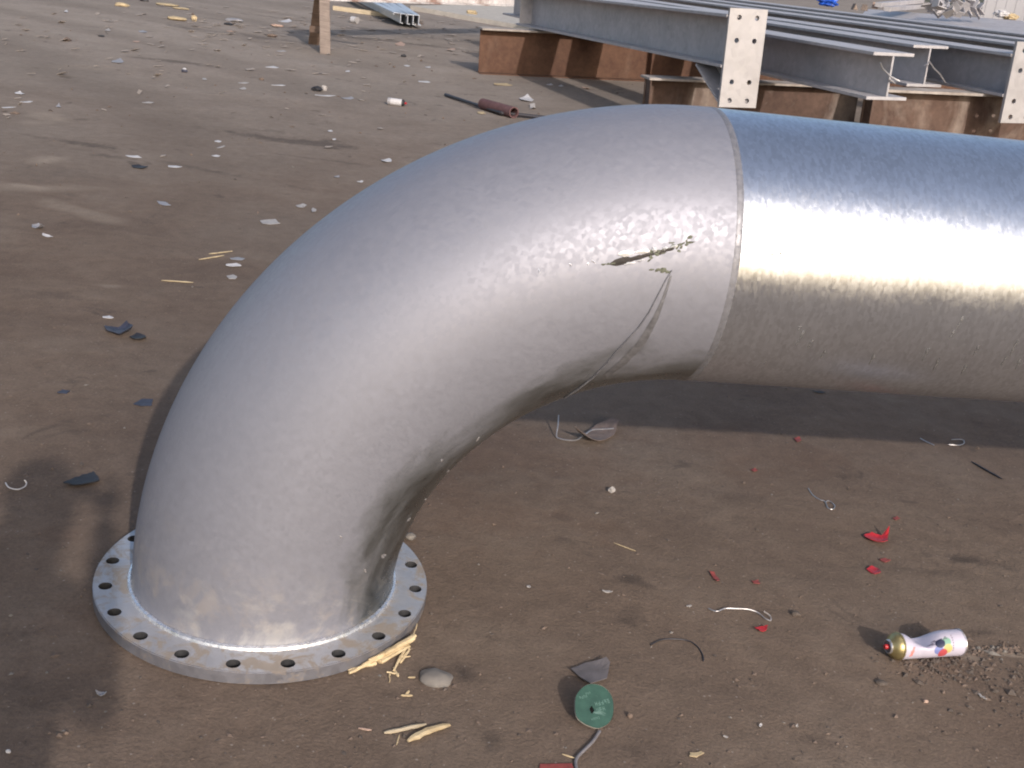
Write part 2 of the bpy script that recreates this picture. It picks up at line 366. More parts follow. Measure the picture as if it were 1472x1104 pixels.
M['bright'] = plain('bright_zinc_flake', (0.88, 0.86, 0.83), 0.5, 0.0, .08)
M['wood'] = mat_wood('fresh_split_wood', (0.42, 0.31, 0.17), (0.66, 0.53, 0.33))
M['woodp'] = mat_wood('pale_timber', (0.36, 0.29, 0.19), (0.52, 0.44, 0.32))
M['woodb'] = mat_wood('weathered_brown_timber', (0.10, 0.065, 0.045), (0.19, 0.13, 0.10))
M['woodl'] = mat_wood('grey_weathered_timber', (0.15, 0.115, 0.095), (0.26, 0.21, 0.18))
M['red'] = plain('red_plastic', (0.38, 0.018, 0.024), 0.42, 0, .2, 60)
M['wire'] = plain('galvanised_wire', (0.46, 0.44, 0.44), 0.35, 0.75, .2, 80)
M['darkwire'] = plain('dark_iron_wire', (0.035, 0.033, 0.04), 0.5, 0.3, .2, 80)
M['cable'] = plain('grey_cable', (0.17, 0.16, 0.17), 0.5, 0, .2, 80)
M['paper'] = plain('dusty_white_scrap', (0.33, 0.31, 0.30), 0.7, 0, .2, 60)
M['white'] = plain('clean_white_scrap', (0.47, 0.46, 0.47), 0.55, 0, .12, 60)
M['silver'] = plain('thin_sheet_offcut', (0.27, 0.265, 0.28), 0.55, 0.2, .2, 60)
M['black'] = plain('black_rubber_scrap', (0.020, 0.020, 0.024), 0.6, 0, .3, 60)
M['navy'] = plain('dark_blue_grey_scrap', (0.035, 0.036, 0.055), 0.55, 0, .4, 50)
M['brown'] = plain('brown_scrap', (0.13, 0.095, 0.075), 0.85, 0, .35, 40)
M['pink'] = plain('pale_clay_scrap', (0.38, 0.265, 0.21), 0.8, 0, .2, 40)
M['redfaint'] = plain('dusty_red_plastic', (0.22, 0.045, 0.04), 0.7, 0, .3, 60)
M['leafy'] = plain('dull_brown_flap', (0.14, 0.105, 0.09), 0.7, 0, .25, 40)
M['stone'] = plain('smooth_grey_stone', (0.165, 0.150, 0.136), 0.85, 0, .15, 35)
M['clod'] = plain('dark_earth_clod', (0.085, 0.068, 0.058), 0.95, 0, .4, 60)
M['greyfilm'] = plain('grey_scrap_sheet', (0.105, 0.095, 0.10), 0.75, 0, .3, 25)
M['tan'] = plain('tan_scrap', (0.42, 0.33, 0.20), 0.8, 0, .25, 40)
M['concrete'] = plain('pale_concrete', (0.42, 0.385, 0.34), 0.9, 0, .15, 6)
M['wall'] = plain('grey_shed_cladding', (0.30, 0.30, 0.325), 0.75, 0, .12, 1.2, 0.05)
M['blue'] = plain('blue_tarpaulin', (0.012, 0.075, 0.42), 0.45, 0, .3, 12)
M['gold'] = plain('gold_lacquered_metal', (0.36, 0.30, 0.15), 0.40, 0.8, .12, 40, .03)
M['canlabel'] = plain('white_can_label', (0.50, 0.47, 0.56), 0.4, 0.1, .06, 20, .03)
M['canrim'] = plain('tin_rim', (0.55, 0.54, 0.56), 0.3, 0.8, .1)
M['cangrey'] = plain('grey_nozzle_cup', (0.16, 0.16, 0.18), 0.4, 0.4, .2)
M['dust'] = plain('dusty_chip', (0.27, 0.235, 0.21), 0.9, 0, .2, 60)
def flat(name, col, rough=0.4):
    t = NT(name); t.set('Base Color', col); t.set('Roughness', rough)
    return t.m
for k, c in dict(p_navy=(.02, .025, .06), p_green=(.20, .36, .27), p_blue=(.17, .20, .42), p_yellow=(.50, .41, .16), p_red=(.42, .07, .08), p_ink=(.12, .10, .14), p_rose=(.62, .22, .20)).items():
    M[k] = flat('print_' + k[2:], c)
def mat_disc():
    t = NT('green_painted_disc'); v = t.coord('Object'); n = t.noise(v, 40, 5, 0.65); n2 = t.noise(t.coord('Object', (14, 55, 1)), 1.0, 4, 0.6, .5)
    col = t.ramp(n, [(0.3, (0.018, 0.055, 0.042)), (0.7, (0.034, 0.090, 0.068))])
    col = t.mix(t.math('MULTIPLY', t.ramp(n2, [(0.60, 0.0), (0.68, 1.0)]), 0.55), col, (0.22, 0.34, 0.30))
    t.set('Base Color', col); t.set('Roughness', 0.55); t.bump(n, .2, .002); return t.m
M['disc'] = mat_disc()

# ================================================================== THE SETTING
def build_ground():
    def axis(lo, hi, step, far_lo, far_hi, g=1.13):
        a = list(np.arange(lo, hi, step)); s = step
        x = a[-1]
        while x < far_hi: s *= g; x += s; a.append(x)
        s = step; x = lo; b = []
        while x > far_lo: s *= g; x -= s; b.append(x)
        return np.array(b[::-1] + a)
    xs = axis(-2.6, 2.8, 0.03, -600, 600); ys = axis(1.2, 5.5, 0.03, -200, 900, 1.09)
    nx, ny = len(xs), len(ys)
    vs = []
    for y in ys:
        for x in xs:
            vs.append((x, y, gz(x, y)))
    fs = [(j * nx + i, j * nx + i + 1, (j + 1) * nx + i + 1, (j + 1) * nx + i) for j in range(ny - 1) for i in range(nx - 1)]
    me = bpy.data.meshes.new('ground'); me.from_pydata(vs, [], fs); me.materials.append(M['ground'])
    me.polygons.foreach_set('use_smooth', [True] * len(me.polygons))
    o = link(bpy.data.objects.new('ground', me)); o['kind'] = 'structure'
build_ground()

# ================================================================== THE PIPE
HD, RB, ST, RP = 0.1756, 0.9076, 0.0171, 0.305
Hh = Vector((math.cos(HD), math.sin(HD), 0)); Nn = Vector((-math.sin(HD), math.cos(HD), 0)); Zz = Vector((0, 0, 1))
E0 = FL + Zz * ST + Hh * RB + Zz * RB            # where the elbow meets the straight pipe
LEN = 4.6
pipe = thing('steel_pipe', 'large galvanised steel pipe with a bend standing on its bolted flange', 'pipe', FL)
INV = Matrix.Translation(-FL)
def sweep(name, stations, mat, n=128, parent=None, rad=RP):
    """stations: (centre, tangent, along)"""
    mb = MB(); uvs = []
    for (c, tn, al) in stations:
        B = tn.cross(Nn)
        for k in range(n + 1):
            a = 2 * math.pi * k / n
            mb.v.append(tuple(c + (Nn * math.cos(a) + B * math.sin(a)) * rad)); uvs.append((a * rad, al))
    m = n + 1
    for i in range(len(stations) - 1):
        for k in range(n): mb.f.append((i * m + k, i * m + k + 1, (i + 1) * m + k + 1, (i + 1) * m + k))
    return mb.build(name, mat, parent, smooth=True, uvs=uvs, inv=INV)
sts = [(FL + Zz * 0.002, Zz, -0.02)]
for i in range(97):
    a = math.pi / 2 * i / 96
    sts.append((FL + Zz * ST + Hh * RB - Hh * RB * math.cos(a) + Zz * RB * math.sin(a), Hh * math.sin(a) + Zz * math.cos(a), RB * a))
elbow = sweep('elbow', sts, M['elbow'], parent=pipe)
straight = sweep('straight_section', [(E0 + Hh * (LEN * i / 40), Hh, 2.0 + LEN * i / 40) for i in range(41)], M['pipe'], parent=pipe)
E1 = E0 + Hh * LEN
sts2 = []
for i in range(49):
    a = math.pi / 2 * i / 48
    sts2.append((E1 + Hh * RB * math.sin(a) - Zz * RB * (1 - math.cos(a)), Hh * math.cos(a) - Zz * math.sin(a), 8 + RB * a))
FL2 = E1 + Hh * RB - Zz * (RB + ST)
sts2.append((FL2 + Zz * 0.002, -Zz, 9.5))
sweep('elbow', sts2, M['elbow'], parent=pipe, n=64)

def cell_with_hole(mb, corners_top, hole_c, hole_r, axis_z, th, edge_n=6, edge_fn=None):
    """plate cell with a round hole: loop = boundary points (4*edge_n), ring = hole points"""
    top = [p for p in corners_top]; n = len(top)
    ring = []
    for p in top:
        d = (p - hole_c); d -= axis_z * d.dot(axis_z); d.normalize(); ring.append(hole_c + d * hole_r)
    dn = -axis_z * th
    vs = top + ring + [p + dn for p in ring] + [p + dn for p in top]
    fs = []
    for i in range(n):
        j = (i + 1) % n
        fs += [(i, j, n + j, n + i), (n + i, n + j, 2 * n + j, 2 * n + i), (2 * n + i, 2 * n + j, 3 * n + j, 3 * n + i)]
    mb.add(vs, fs)
def make_flange(centre, name, parent):
    mb = MB(); Ri, Ro, Rb, th, nh = RP - 0.001, 0.390, 0.3625, 0.031, 20
    hz = Zz * th
    for k in range(nh):
        a0 = 2.8896 + 2 * math.pi * k / nh; h = math.pi / nh
        def P(r, a): return centre + Vector((r * math.cos(a), r * math.sin(a), 0)) + hz
        loop = [P(Ri, a0 - h + 2 * h * i / 6) for i in range(6)] + [P(Ri + (Ro - Ri) * i / 6, a0 + h) for i in range(6)]
        loop += [P(Ro, a0 + h - 2 * h * i / 6) for i in range(6)] + [P(Ro - (Ro - Ri) * i / 6, a0 - h) for i in range(6)]
        cell_with_hole(mb, loop, P(Rb, a0), 0.0155, Zz, th)
        seg = [P(Ro, a0 - h + 2 * h * i / 6) for i in range(7)]
        for i in range(6):   # rim
            b = len(mb.v); mb.v += [tuple(seg[i]), tuple(seg[i + 1]), tuple(seg[i + 1] - hz), tuple(seg[i] - hz)]; mb.f.append((b, b + 1, b + 2, b + 3))
    me_o = mb.build(name, M['flange'], parent, inv=INV)
    bm = bmesh.new(); bm.from_mesh(me_o.data); bmesh.ops.remove_doubles(bm, verts=bm.verts, dist=0.0002); bmesh.ops.recalc_face_normals(bm, faces=bm.faces)
    rim = [e for e in bm.edges if len(e.link_faces) == 2 and e.calc_face_angle(0) > 1.0 and all(abs((v.co + FL - centre).xy.length - Ro) < 0.002 for v in e.verts)]
    bmesh.ops.bevel(bm, geom=rim, offset=0.0022, segments=2, affect='EDGES')
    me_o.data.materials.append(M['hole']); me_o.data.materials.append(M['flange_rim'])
    for f in bm.faces:
        c = f.calc_center_median() + FL - centre; r_ = c.xy.length
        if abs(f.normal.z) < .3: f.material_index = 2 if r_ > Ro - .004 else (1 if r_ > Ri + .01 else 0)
    bm.to_mesh(me_o.data); bm.free()
    me_o.data.polygons.foreach_set('use_smooth', [True] * len(me_o.data.polygons)); me_o.data.set_sharp_from_angle(angle=R_(35))
    return me_o
flange = make_flange(FL, 'flange', pipe)
make_flange(FL2, 'flange', pipe)
def bead_ring(c, ax, radius, rmaj, mat, name, parent, n=360, seed=1, flatten=1.0, amp=.25):
    mb = MB(); pts = []; rd = []
    a_ = ax.orthogonal().normalized(); b_ = ax.cross(a_)
    rnd = random.Random(seed); m = 8; base = 0
    for i in range(n):
        t = 2 * math.pi * i / n
        rr = rmaj * (1 + amp * math.sin(i * 1.9) * 0.4 + rnd.uniform(-amp, amp) * .6)
        out = a_ * math.cos(t) + b_ * math.sin(t)
        for k in range(m):
            q = 2 * math.pi * k / m
            mb.v.append(tuple(c + out * (radius + math.cos(q) * rr * flatten) + ax * (math.sin(q) * rr)))
    for i in range(n):
        for k in range(m): mb.f.append((i * m + k, i * m + (k + 1) % m, ((i + 1) % n) * m + (k + 1) % m, ((i + 1) % n) * m + k))
    return mb.build(name, mat, parent, smooth=True, inv=INV)
bead_ring(FL + Zz * 0.032, Zz, RP + 0.003, 0.0075, M['weldb'], 'flange_weld', pipe, amp=.12)
bead_ring(E0, Hh, RP - 0.0005, 0.0085, M['weld'], 'weld_seam', pipe, n=420, seed=4, flatten=0.16, amp=.05)
bead_ring(E1, Hh, RP - 0.0005, 0.0105, M['weld'], 'weld_seam', pipe, n=420, seed=5, flatten=0.22, amp=.10)

dg = bpy.context.evaluated_depsgraph_get()
def bvh_of(o):
    return BVHTree.FromPolygons([v.co + FL for v in o.data.vertices], [tuple(p.vertices) for p in o.data.polygons])
BV = bvh_of(elbow); BVS = bvh_of(straight)
def surf(px, py, bv=None):
    """point and normal on the pipe seen at a pixel of the photograph"""
    d = ray(px, py).normalized()
    best = None
    for b in ((bv,) if bv else (BV, BVS)):
        h = b.ray_cast(CAM, d)
        if h[0] is not None and (best is None or h[3] < best[3]): best = h
    if best is None: return None
    n = best[1]
    if n.dot(d) > 0: n = -n
    return best[0], n
def patch(mb, outline, lift=0.0015, centre_lift=0.0):
    """a thin skin on the pipe, outline in photograph pixels"""
    cx = sum(p[0] for p in outline) / len(outline); cy = sum(p[1] for p in outline) / len(outline)
    ps = [surf(*p) for p in outline]
    if any(p is None for p in ps): return
    c = surf(cx, cy); n = len(outline)
    vs = [p + nn * lift * 0.3 for p, nn in ps] + [c[0] + c[1] * (lift + centre_lift)] + [p - nn * 0.004 for p, nn in ps]
    fs = [(i, (i + 1) % n, n) for i in range(n)] + [(i, n + 1 + i, n + 1 + (i + 1) % n, (i + 1) % n) for i in range(n)]
    mb.add(vs, fs)
def blob(cx, cy, rx, ry, rot, n=12, rag=.3, seed=0):
    r = random.Random(seed); o = []
    for i in range(n):
        a = 2 * math.pi * i / n; k = 1 + r.uniform(-rag, rag)
        x, y = rx * math.cos(a) * k, ry * math.sin(a) * k
        o.append((cx + x * math.cos(rot) - y * math.sin(rot), cy + x * math.sin(rot) + y * math.cos(rot)))
    return o
# torn gash near the weld: dark opening, bright and burnt flakes, ash
mb = MB()
for i, (x, y, rx, ry) in enumerate([(893, 376, 17, 5.5), (913, 371, 13, 3.6), (930, 367, 12, 3.0), (948, 363, 11, 3.4), (962, 359, 9, 2.4)]):
    patch(mb, blob(x, y, rx, ry, -0.22, 12, .22, i), .0008)
gash = mb.build('gash', M['brownburn'], pipe, inv=INV)
mb = MB(); rr = random.Random(5)
for i in range(26):
    u = rr.random(); x = 935 + u * 58; y = 368 - u * 23 + rr.gauss(0, 3.0 + 2.2 * (u > .7))
    patch(mb, blob(x, y, rr.uniform(2, 5.5), rr.uniform(1, 2.6), rr.uniform(-1, .3), 8, .4, 50 + i), .0011)
for i in range(14):
    patch(mb, blob(rr.uniform(928, 962), rr.gauss(389, 2.4) - 0, rr.uniform(2, 4.5), rr.uniform(.8, 2), -.3, 8, .4, 90 + i), .0011)
for i in range(3): patch(mb, blob(868 + i * 7, 380 - i * .6, 3.5, 1.4, -.1, 8, .4, 120 + i), .0011)
mb.build('burnt_ash', M['olive'], pipe, inv=INV)['kind'] = 'stuff'
mb = MB()
for i, (x, y, rx, ry) in enumerate([(900, 364, 11, 4), (925, 361, 10, 3.4), (956, 357, 4, 2.5), (968, 354, 5, 2), (940, 359, 3, 4), (905, 378, 8, 1.5), (921, 374, 5, 1.2)]):
    patch(mb, blob(x, y, rx, ry, -0.2, 10, .3, 20 + i), .006, .004)
mb.build('torn_lip', M['bright'], pipe, inv=INV)
# small flakes and scuffs
mb = MB(); rr = random.Random(8)
for (x, y) in [(845, 379), (853, 376), (775, 390), (525, 820), (553, 798), (490, 772), (550, 800), (635, 662), (820, 380)]:
    patch(mb, blob(x, y, rr.uniform(2, 4), rr.uniform(1, 2), rr.uniform(0, 2), 7, .35, int(x)), .0012)
for i in range(26):   # pale ridge down the inside of the bend
    u = i / 25; x = 700 - 110 * u + rr.uniform(-4, 3); y = 628 + 125 * u + rr.uniform(-3, 3)
    if rr.random() < .12 and surf(x - 4, y - 4): patch(mb, blob(x - 5, y - 4, rr.uniform(1.5, 4), rr.uniform(.8, 1.8), -.9, 7, .4, 300 + i), .0012)
mb.build('zinc_flake', M['weldb'], pipe, inv=INV)['kind'] = 'stuff'
# zinc run from the gash down to the underside of the bend, with its thin raised edge
edge = [(966, 388), (957, 402), (945, 425), (933, 448), (918, 470), (905, 484), (890, 500), (873, 520), (852, 542), (830, 559), (806, 574)]
ed2 = [(edge[i][0] + (edge[i + 1][0] - edge[i][0]) * k / 5, edge[i][1] + (edge[i + 1][1] - edge[i][1]) * k / 5) for i in range(len(edge) - 1) for k in range(5)]
mb = MB(); pts = [surf(*p) for p in ed2]; pts = [p for p in pts if p]
mb.tube([p + n * .0018 for p, n in pts], [.0012 + .0011 * i / len(pts) for i in range(len(pts))], 6)
mb.build('drip_edge', M['weld'], pipe, smooth=True, inv=INV)
mb = MB()
lo = [(963, 396), (951, 430), (939, 455), (916, 492), (889, 520), (868, 538)]; hi = [(966, 396), (955, 432), (946, 458), (928, 494), (900, 523), (873, 542)]
sub = lambda q: [(q[i][0] + (q[i + 1][0] - q[i][0]) * k / 4, q[i][1] + (q[i + 1][1] - q[i][1]) * k / 4) for i in range(len(q) - 1) for k in range(4)] + [q[-1]]
lo, hi = sub(lo), sub(hi)
vs = []; nr = len(lo)
for q, w in zip(lo, hi):
    for k in range(4):
        h = surf(q[0] + (w[0] - q[0]) * k / 3, q[1] + (w[1] - q[1]) * k / 3); vs.append(h[0] + h[1] * (.0009 if k in (0, 3) else .0017))
mb.add(vs, [(4 * i + k, 4 * i + k + 1, 4 * i + k + 5, 4 * i + k + 4) for i in range(nr - 1) for k in range(3)])
mb.build('zinc_run', plain('dull_zinc_run', (0.205, 0.205, 0.22), .5, .6, .3, 50), pipe, smooth=True, inv=INV)
# dark flecks along the straight section
mb = MB(); rr = random.Random(11)
for (x, y) in [(1110, 366), (1122, 364), (1128, 367), (1148, 367), (1158, 368), (1072, 357), (1074, 363)]:
    patch(mb, blob(x, y, rr.uniform(2, 4), rr.uniform(.8, 1.6), rr.uniform(-.3, .3), 7, .4, int(x)), .0008)
mb.build('burnt_fleck', M['olive'], pipe, inv=INV)['kind'] = 'stuff'
zd = plain('pale_zinc_drip', (0.17, 0.17, 0.175), .5, .4, .2, 60)
for (x, y, l) in [(1153, 480, 9), (1166, 492, 5), (1185, 506, 5), (1255, 513, 6), (1333, 505, 7), (1348, 520, 7), (1405, 500, 6), (1387, 528, 6), (1445, 515, 6), (1465, 520, 6), (1150, 470, 3), (1382, 460, 7), (1370, 478, 5), (1460, 495, 8)]:
    mb = MB(); patch(mb, blob(x, y, l * .8, 1.9, -1.05, 11, .4, int(x)), .0014)
    patch(mb, blob(x - l * .6, y + l * 1.1, l * .9, 1.1, -1.05, 9, .35, int(x) + 1), .0012)
    mb.build('zinc_drip', zd, pipe, inv=INV)

# ================================================================== BEAMS AND TRESTLES
UAZ, VAZ = R_(-20), R_(76)
U = Vector((math.sin(UAZ), math.cos(UAZ), 0))     # along the galvanised beams, away from the camera
V = Vector((math.sin(VAZ), math.cos(VAZ), 0))     # along the rusty supports, away to the right
VN = Vector((-V.y, V.x, 0))
def isection(name, label, cat, start, end, depth, width, tf, tw, mw, mf_top, mf_bot, group=None, stiff=(), end_plate=None, haunch=0, wire=None):
    """start: near/left end at underside centre; runs to end (3D)"""
    start = Vector(start); end = Vector(end); d = (end - start); L = d.length; d.normalize()
    side = Vector((d.y, -d.x, 0)).normalized(); up = side.cross(d).normalized()
    if up.z < 0: up = -up; 
    root = thing(name, label, cat, start, 0, group); root.matrix_world = BGM @ Matrix.Translation(start)
    rot = Matrix((d, side, up)).transposed()
    mtx = rot.to_4x4()
    def part(nm, mat, c, size, bevel=.002):
        mb = MB(); mb.box((0, 0, 0), size); o = mb.build(nm, mat, root, bevel=bevel)
        m = mtx.copy(); m.translation = rot @ Vector(c); o.matrix_local = m; return o
    part('flange', mf_bot, (L / 2, 0, tf / 2), (L, width, tf))
    part('flange', mf_top, (L / 2, 0, depth - tf / 2), (L, width, tf))
    part('web', mw, (L / 2, 0, depth / 2), (L - .002, tw, depth - 2 * tf))
    for (sx, sd) in stiff:
        part('stiffener', mw, (sx, sd * (width / 4 + tw / 4), depth / 2), (.012, width / 2 - tw / 2 - .01, depth - 2 * tf - .004))
    if end_plate:
        w, h, zb, cols, rows, th = end_plate
        mb = MB(); ys = [-w / 2, 0, w / 2]; zs = [zb]
        rows_m = [(rows[i] + rows[i + 1]) / 2 for i in range(len(rows) - 1)]; zs = [zb] + rows_m + [zb + h]
        X = Vector((-1, 0, 0))
        for ci in range(2):
            for ri in range(len(rows)):
                y0, y1, z0, z1 = ys[ci], ys[ci + 1], zs[ri], zs[ri + 1]
                cs = [(y0, z0), (y1, z0), (y1, z1), (y0, z1)]; loop = []
                for q in range(4):
                    a, b = cs[q], cs[(q + 1) % 4]
                    for s in range(5): loop.append(Vector((0, a[0] + (b[0] - a[0]) * s / 5, a[1] + (b[1] - a[1]) * s / 5)))
                cell_with_hole(mb, loop, Vector((0, cols[ci], rows[ri])), .021, X, th)
        # the four edges
        for (a, b) in (((-w / 2, zb), (w / 2, zb)), ((w / 2, zb), (w / 2, zb + h)), ((w / 2, zb + h), (-w / 2, zb + h)), ((-w / 2, zb + h), (-w / 2, zb))):
            mb.add([(0, *a), (0, *b), (th, *b), (th, *a)], [(0, 1, 2, 3)])
        o = mb.build('end_plate', M['plate'], root); m = mtx.copy(); m.translation = rot @ Vector((-th - .001, 0, 0)); o.matrix_local = m
        if haunch:
            zb2 = zb + .06
            mb = MB()
            mb.add([(0, -tw / 2, -.002), (haunch, -tw / 2, -.002), (0, -tw / 2, zb2), (0, tw / 2, -.002), (haunch, tw / 2, -.002), (0, tw / 2, zb2)], [(0, 1, 2), (3, 5, 4), (0, 3, 4, 1), (1, 4, 5, 2), (2, 5, 3, 0)])
            o = mb.build('haunch_web', mw, root); o.matrix_local = mtx
            mb = MB(); ang = math.atan2(-zb2, haunch); ln = math.hypot(haunch, zb2)
            mb.box((haunch / 2, 0, zb2 / 2 - tf * .7), (ln, width * .96, tf * .8), Matrix.Rotation(-ang * -1 if False else -math.atan2(-zb2, haunch), 3, 'Y'))
            o = mb.build('haunch_flange', mf_bot, root); o.matrix_local = mtx
    if wire:
        mb = MB(); mb.tube([Vector(p) for p in wire], .006, 6); o = mb.build('tie_wire', M['wire'], root, smooth=True); o.matrix_local = mtx
    return root
SUP = 0.557
rusty = 'rusty beams used as trestles under the galvanised steel'
A0 = atb(690, 108, 0.0) + VN * .14; A0.z = 0
isection('rusty_beam', 'rusty steel beam at the back whose left end shows striped shadows', 'steel beam', A0, A0 + V * 9.0, SUP, .30, .022, .014, M['rust'], M['rust_top'], M['rust'], rusty, stiff=((2.20, 1), (5.5, 1)))
B0 = atb(934, 112, SUP - .10); B0.z = 0; B0 += VN * .14
isection('rusty_beam', 'dusty rusty beam behind the bend with its pale flange end showing', 'steel beam', B0, B0 + V * 2.15, SUP - .10, .28, .020, .014, M['rust_pale'], M['rust_top'], M['rust_pale'], rusty, stiff=((.02, 1),))
C0 = atb(1254, 133, SUP - .03); C0.z = 0; C0 += VN * .13
isection('rusty_beam', 'mottled rusty beam carrying the beam ends above the straight pipe', 'steel beam', C0, C0 + V * 7.0, SUP, .28, .022, .014, M['rust_pale'], M['rust_top'], M['rust_pale'], rusty, stiff=((.02, 1),))
print('A', A0, 'B', B0, 'C', C0)
GD, GW, GT, GWb = .35, .36, .024, .016
galv = 'galvanised steel beams lying across the rusty trestles'
P_near = atb(1036, 97, .66); P_far = atb(742, 36, SUP + .002)
off = (P_far - P_near); off.z = 0; off.normalize(); sidev = Vector((off.y, -off.x, 0)) * (GW / 2)
print('beam1', P_near, P_far, math.degrees(math.atan2(off.x, off.y)))
isection('galvanised_beam', 'galvanised beam with a tall white bolted end plate and haunch, nearest of the stack', 'steel beam', P_near + sidev, P_far + sidev + off * .02, GD + .07, GW, GT, GWb,
         M['beam'], M['beam'], M['beam'], galv, stiff=(((P_far - P_near).length - .12, -1),),
         end_plate=(.34, .785, -.315, (-.08, .08), (-.26, -.11, .22, .40), .03), haunch=.50)
def place_beam(px, py, z, length, label, depth=None, **kw):
    p = atb(px, py, z); print(label[:20], p)
    isection('galvanised_beam', label, 'steel beam', p, p + U * length, depth or GD, GW, GT, GWb, M['beam'], M['beam'], M['beam'], galv, **kw)
place_beam(1274, 144, SUP + .002, 9.5, 'galvanised beam with an open end and bent wire, second from the front', wire=[(-.01, -.02, .16), (-.03, .03, .13), (-.05, .05, .15), (-.03, -.02, .18), (-.05, -.12, .24), (-.07, -.16, .28)])
place_beam(1328, 125, SUP + .002, 10.5, 'galvanised beam with an open end and drooping wire, third from the front', wire=[(-.02, -.05, .18), (-.04, -.02, .22), (-.04, .03, .17), (-.05, .10, .12), (-.06, .17, .05)])
place_beam(1466, 140, SUP + .004, 10.0, 'galvanised beam cut by the right edge, ending in a bolted plate', end_plate=(.34, .66, -.21, (-.08, .08), (-.16, -.03, .22, .38), .03))
for (px, py, lab) in ((1240, 33, 'galvanised beam just behind the one with the cut off plate'), (1240, 27, 'galvanised beam second from the back of the stack'), (1240, 21, 'galvanised beam at the very back of the stack')):
    p = atb(px, py, SUP + GD); p.z = SUP + .002; print(lab[:20], p)
    isection('galvanised_beam', lab, 'steel beam', p - U * 6, p + U * 6.5, GD, GW, GT, GWb, M['beam'], M['beam'], M['beam'], galv)
# ------------------------------------------------------------------ further back
# pale wide plate lying over the beams at the back
def slab_from(name, label, cat, pts, th, mat, **kw):
    mb = MB(); n = len(pts); c = sum(pts, Vector()) / n
    mb.add([p - c for p in pts] + [p - c - Vector((0, 0, th)) for p in pts], [tuple(range(n)), tuple(range(2 * n - 1, n - 1, -1))] + [(i, n + i, n + (i + 1) % n, (i + 1) % n) for i in range(n)])
    o = mb.build(name, mat, None, bevel=.004); o.location = c; return tag(o, label, cat)
def atd(px, py, depth):
    return CAM + ray(px, py) * depth
slab_from('steel_plate', 'wide grey galvanised plate lying behind the beams under the bracket heap', 'steel plate', [atd(1246, 13, 21), atd(1238, 22, 19.5), atd(1500, 51, 17.5), atd(1500, 32, 19)], .03, M['beam'])
# heap of angle brackets
rb = random.Random(21)
heap = 'galvanised angle brackets heaped at the back'
spots = [(1332, 8), (1341, 16), (1350, 12), (1356, 19), (1362, 7), (1370, 14), (1378, 21), (1386, 9), (1392, 17), (1399, 14), (1404, 21), (1347, 3), (1375, 4), (1394, 4), (1338, 11), (1346, 19), (1365, 20), (1383, 15), (1401, 9), (1354, 5), (1409, 17), (1366, 2)]
bmk = MB()
bmk.box((0, 0, .006), (.16, .12, .012)); bmk.box((-.074, 0, .066), (.012, .12, .108)); 
proto = bmk.build('angle_bracket', M['beam'], None, bevel=.002)
for i, (px, py) in enumerate(spots):
    o = proto if i == 0 else proto.copy()
    if i: COL.objects.link(o)
    o.location = atd(px, py, 18.6 + rb.uniform(-.3, .5)); o.rotation_euler = (rb.uniform(-.9, .9), rb.uniform(-.9, .9), rb.uniform(0, 6.28))
    s = rb.uniform(.9, 1.35); o.scale = (s, s, s)
    tag(o, 'galvanised angle bracket thrown on the heap beside the grey shed wall', 'bracket', heap)
# two flat bars next to the heap
for (a, b, lab) in (((1262, 7), (1325, 1), 'dark flat steel bar pointing at the bracket heap'), ((1275, 13), (1325, 9), 'lower pale flat steel bar pointing at the bracket heap')):
    p, q = atd(a[0], a[1], 18.2), atd(b[0], b[1], 21); mb = MB(); d = (q - p); L = d.length
    mb.box((L / 2, 0, 0), (L, .10, .07)); o = mb.build('steel_bar', M['beam'], None, bevel=.003); o.location = p; o.rotation_euler = d.to_track_quat('X', 'Z').to_euler(); tag(o, lab, 'steel bar')
# blue tarpaulin scrap, pale wooden wedges
def crumple(name, label, cat, c, rx, ry, rz, mat, seed=0, sub=3, amp=.45, group=None, fr=2.2, smooth=False, parent=None):
    bm = bmesh.new(); bmesh.ops.create_icosphere(bm, subdivisions=sub, radius=1)
    for v in bm.verts:
        k = 1 + amp * noise.noise(v.co * fr + Vector((seed * 7.3, seed * 1.7, 0)))
        v.co = Vector((v.co.x * rx * k, v.co.y * ry * k, v.co.z * rz * k))
    me = bpy.data.meshes.new(name); bm.to_mesh(me); bm.free(); me.materials.append(mat)
    if smooth: me.polygons.foreach_set('use_smooth', [True] * len(me.polygons))
    o = link(bpy.data.objects.new(name, me), parent); o.location = c
    return tag(o, label, cat, group) if label else o
c = atd(1190, 3, 19); crumple('tarpaulin_scrap', 'bright blue tarpaulin scrap behind the beams', 'tarpaulin', c, .17, .12, .07, M['blue'], 3, 3, .6)
for i, (px, py, lab) in enumerate(((1229, 10, 'leftmost pale wooden wedge behind the beams'), (1243, 11, 'pale wooden wedge in the middle behind the beams'), (1258, 8, 'pinkish wooden wedge beside the dark steel bar'))):
    o = MB(); s = .045; o.add([(-s, -s, -s), (s, -s, -s), (s, s, -s), (-s, s, -s), (-s * .4, -s, s * 1.2), (-s * .4, s, s * 1.2)], [(0, 1, 2, 3), (0, 4, 5, 3), (1, 2, 5, 4), (0, 1, 4), (2, 3, 5)])
    w = o.build('wooden_wedge', M['pink'] if i == 2 else M['woodl'], None, bevel=.004); w.location = atd(px, py, 18.4); w.rotation_euler = (0, 0, .6 * i + .3); tag(w, lab, 'wedge')
for i, (px, py, lab) in enumerate(((1440, 20, 'pale crumpled bag at the foot of the shed wall'), (1452, 24, 'small cream crumpled bag beside the pale bag'))):
    crumple('crumpled_bag', lab, 'bag', atd(px, py, 19.5), .13, .1, .06, M['tan'] if i else M['white'], 11 + i, 3, .6)
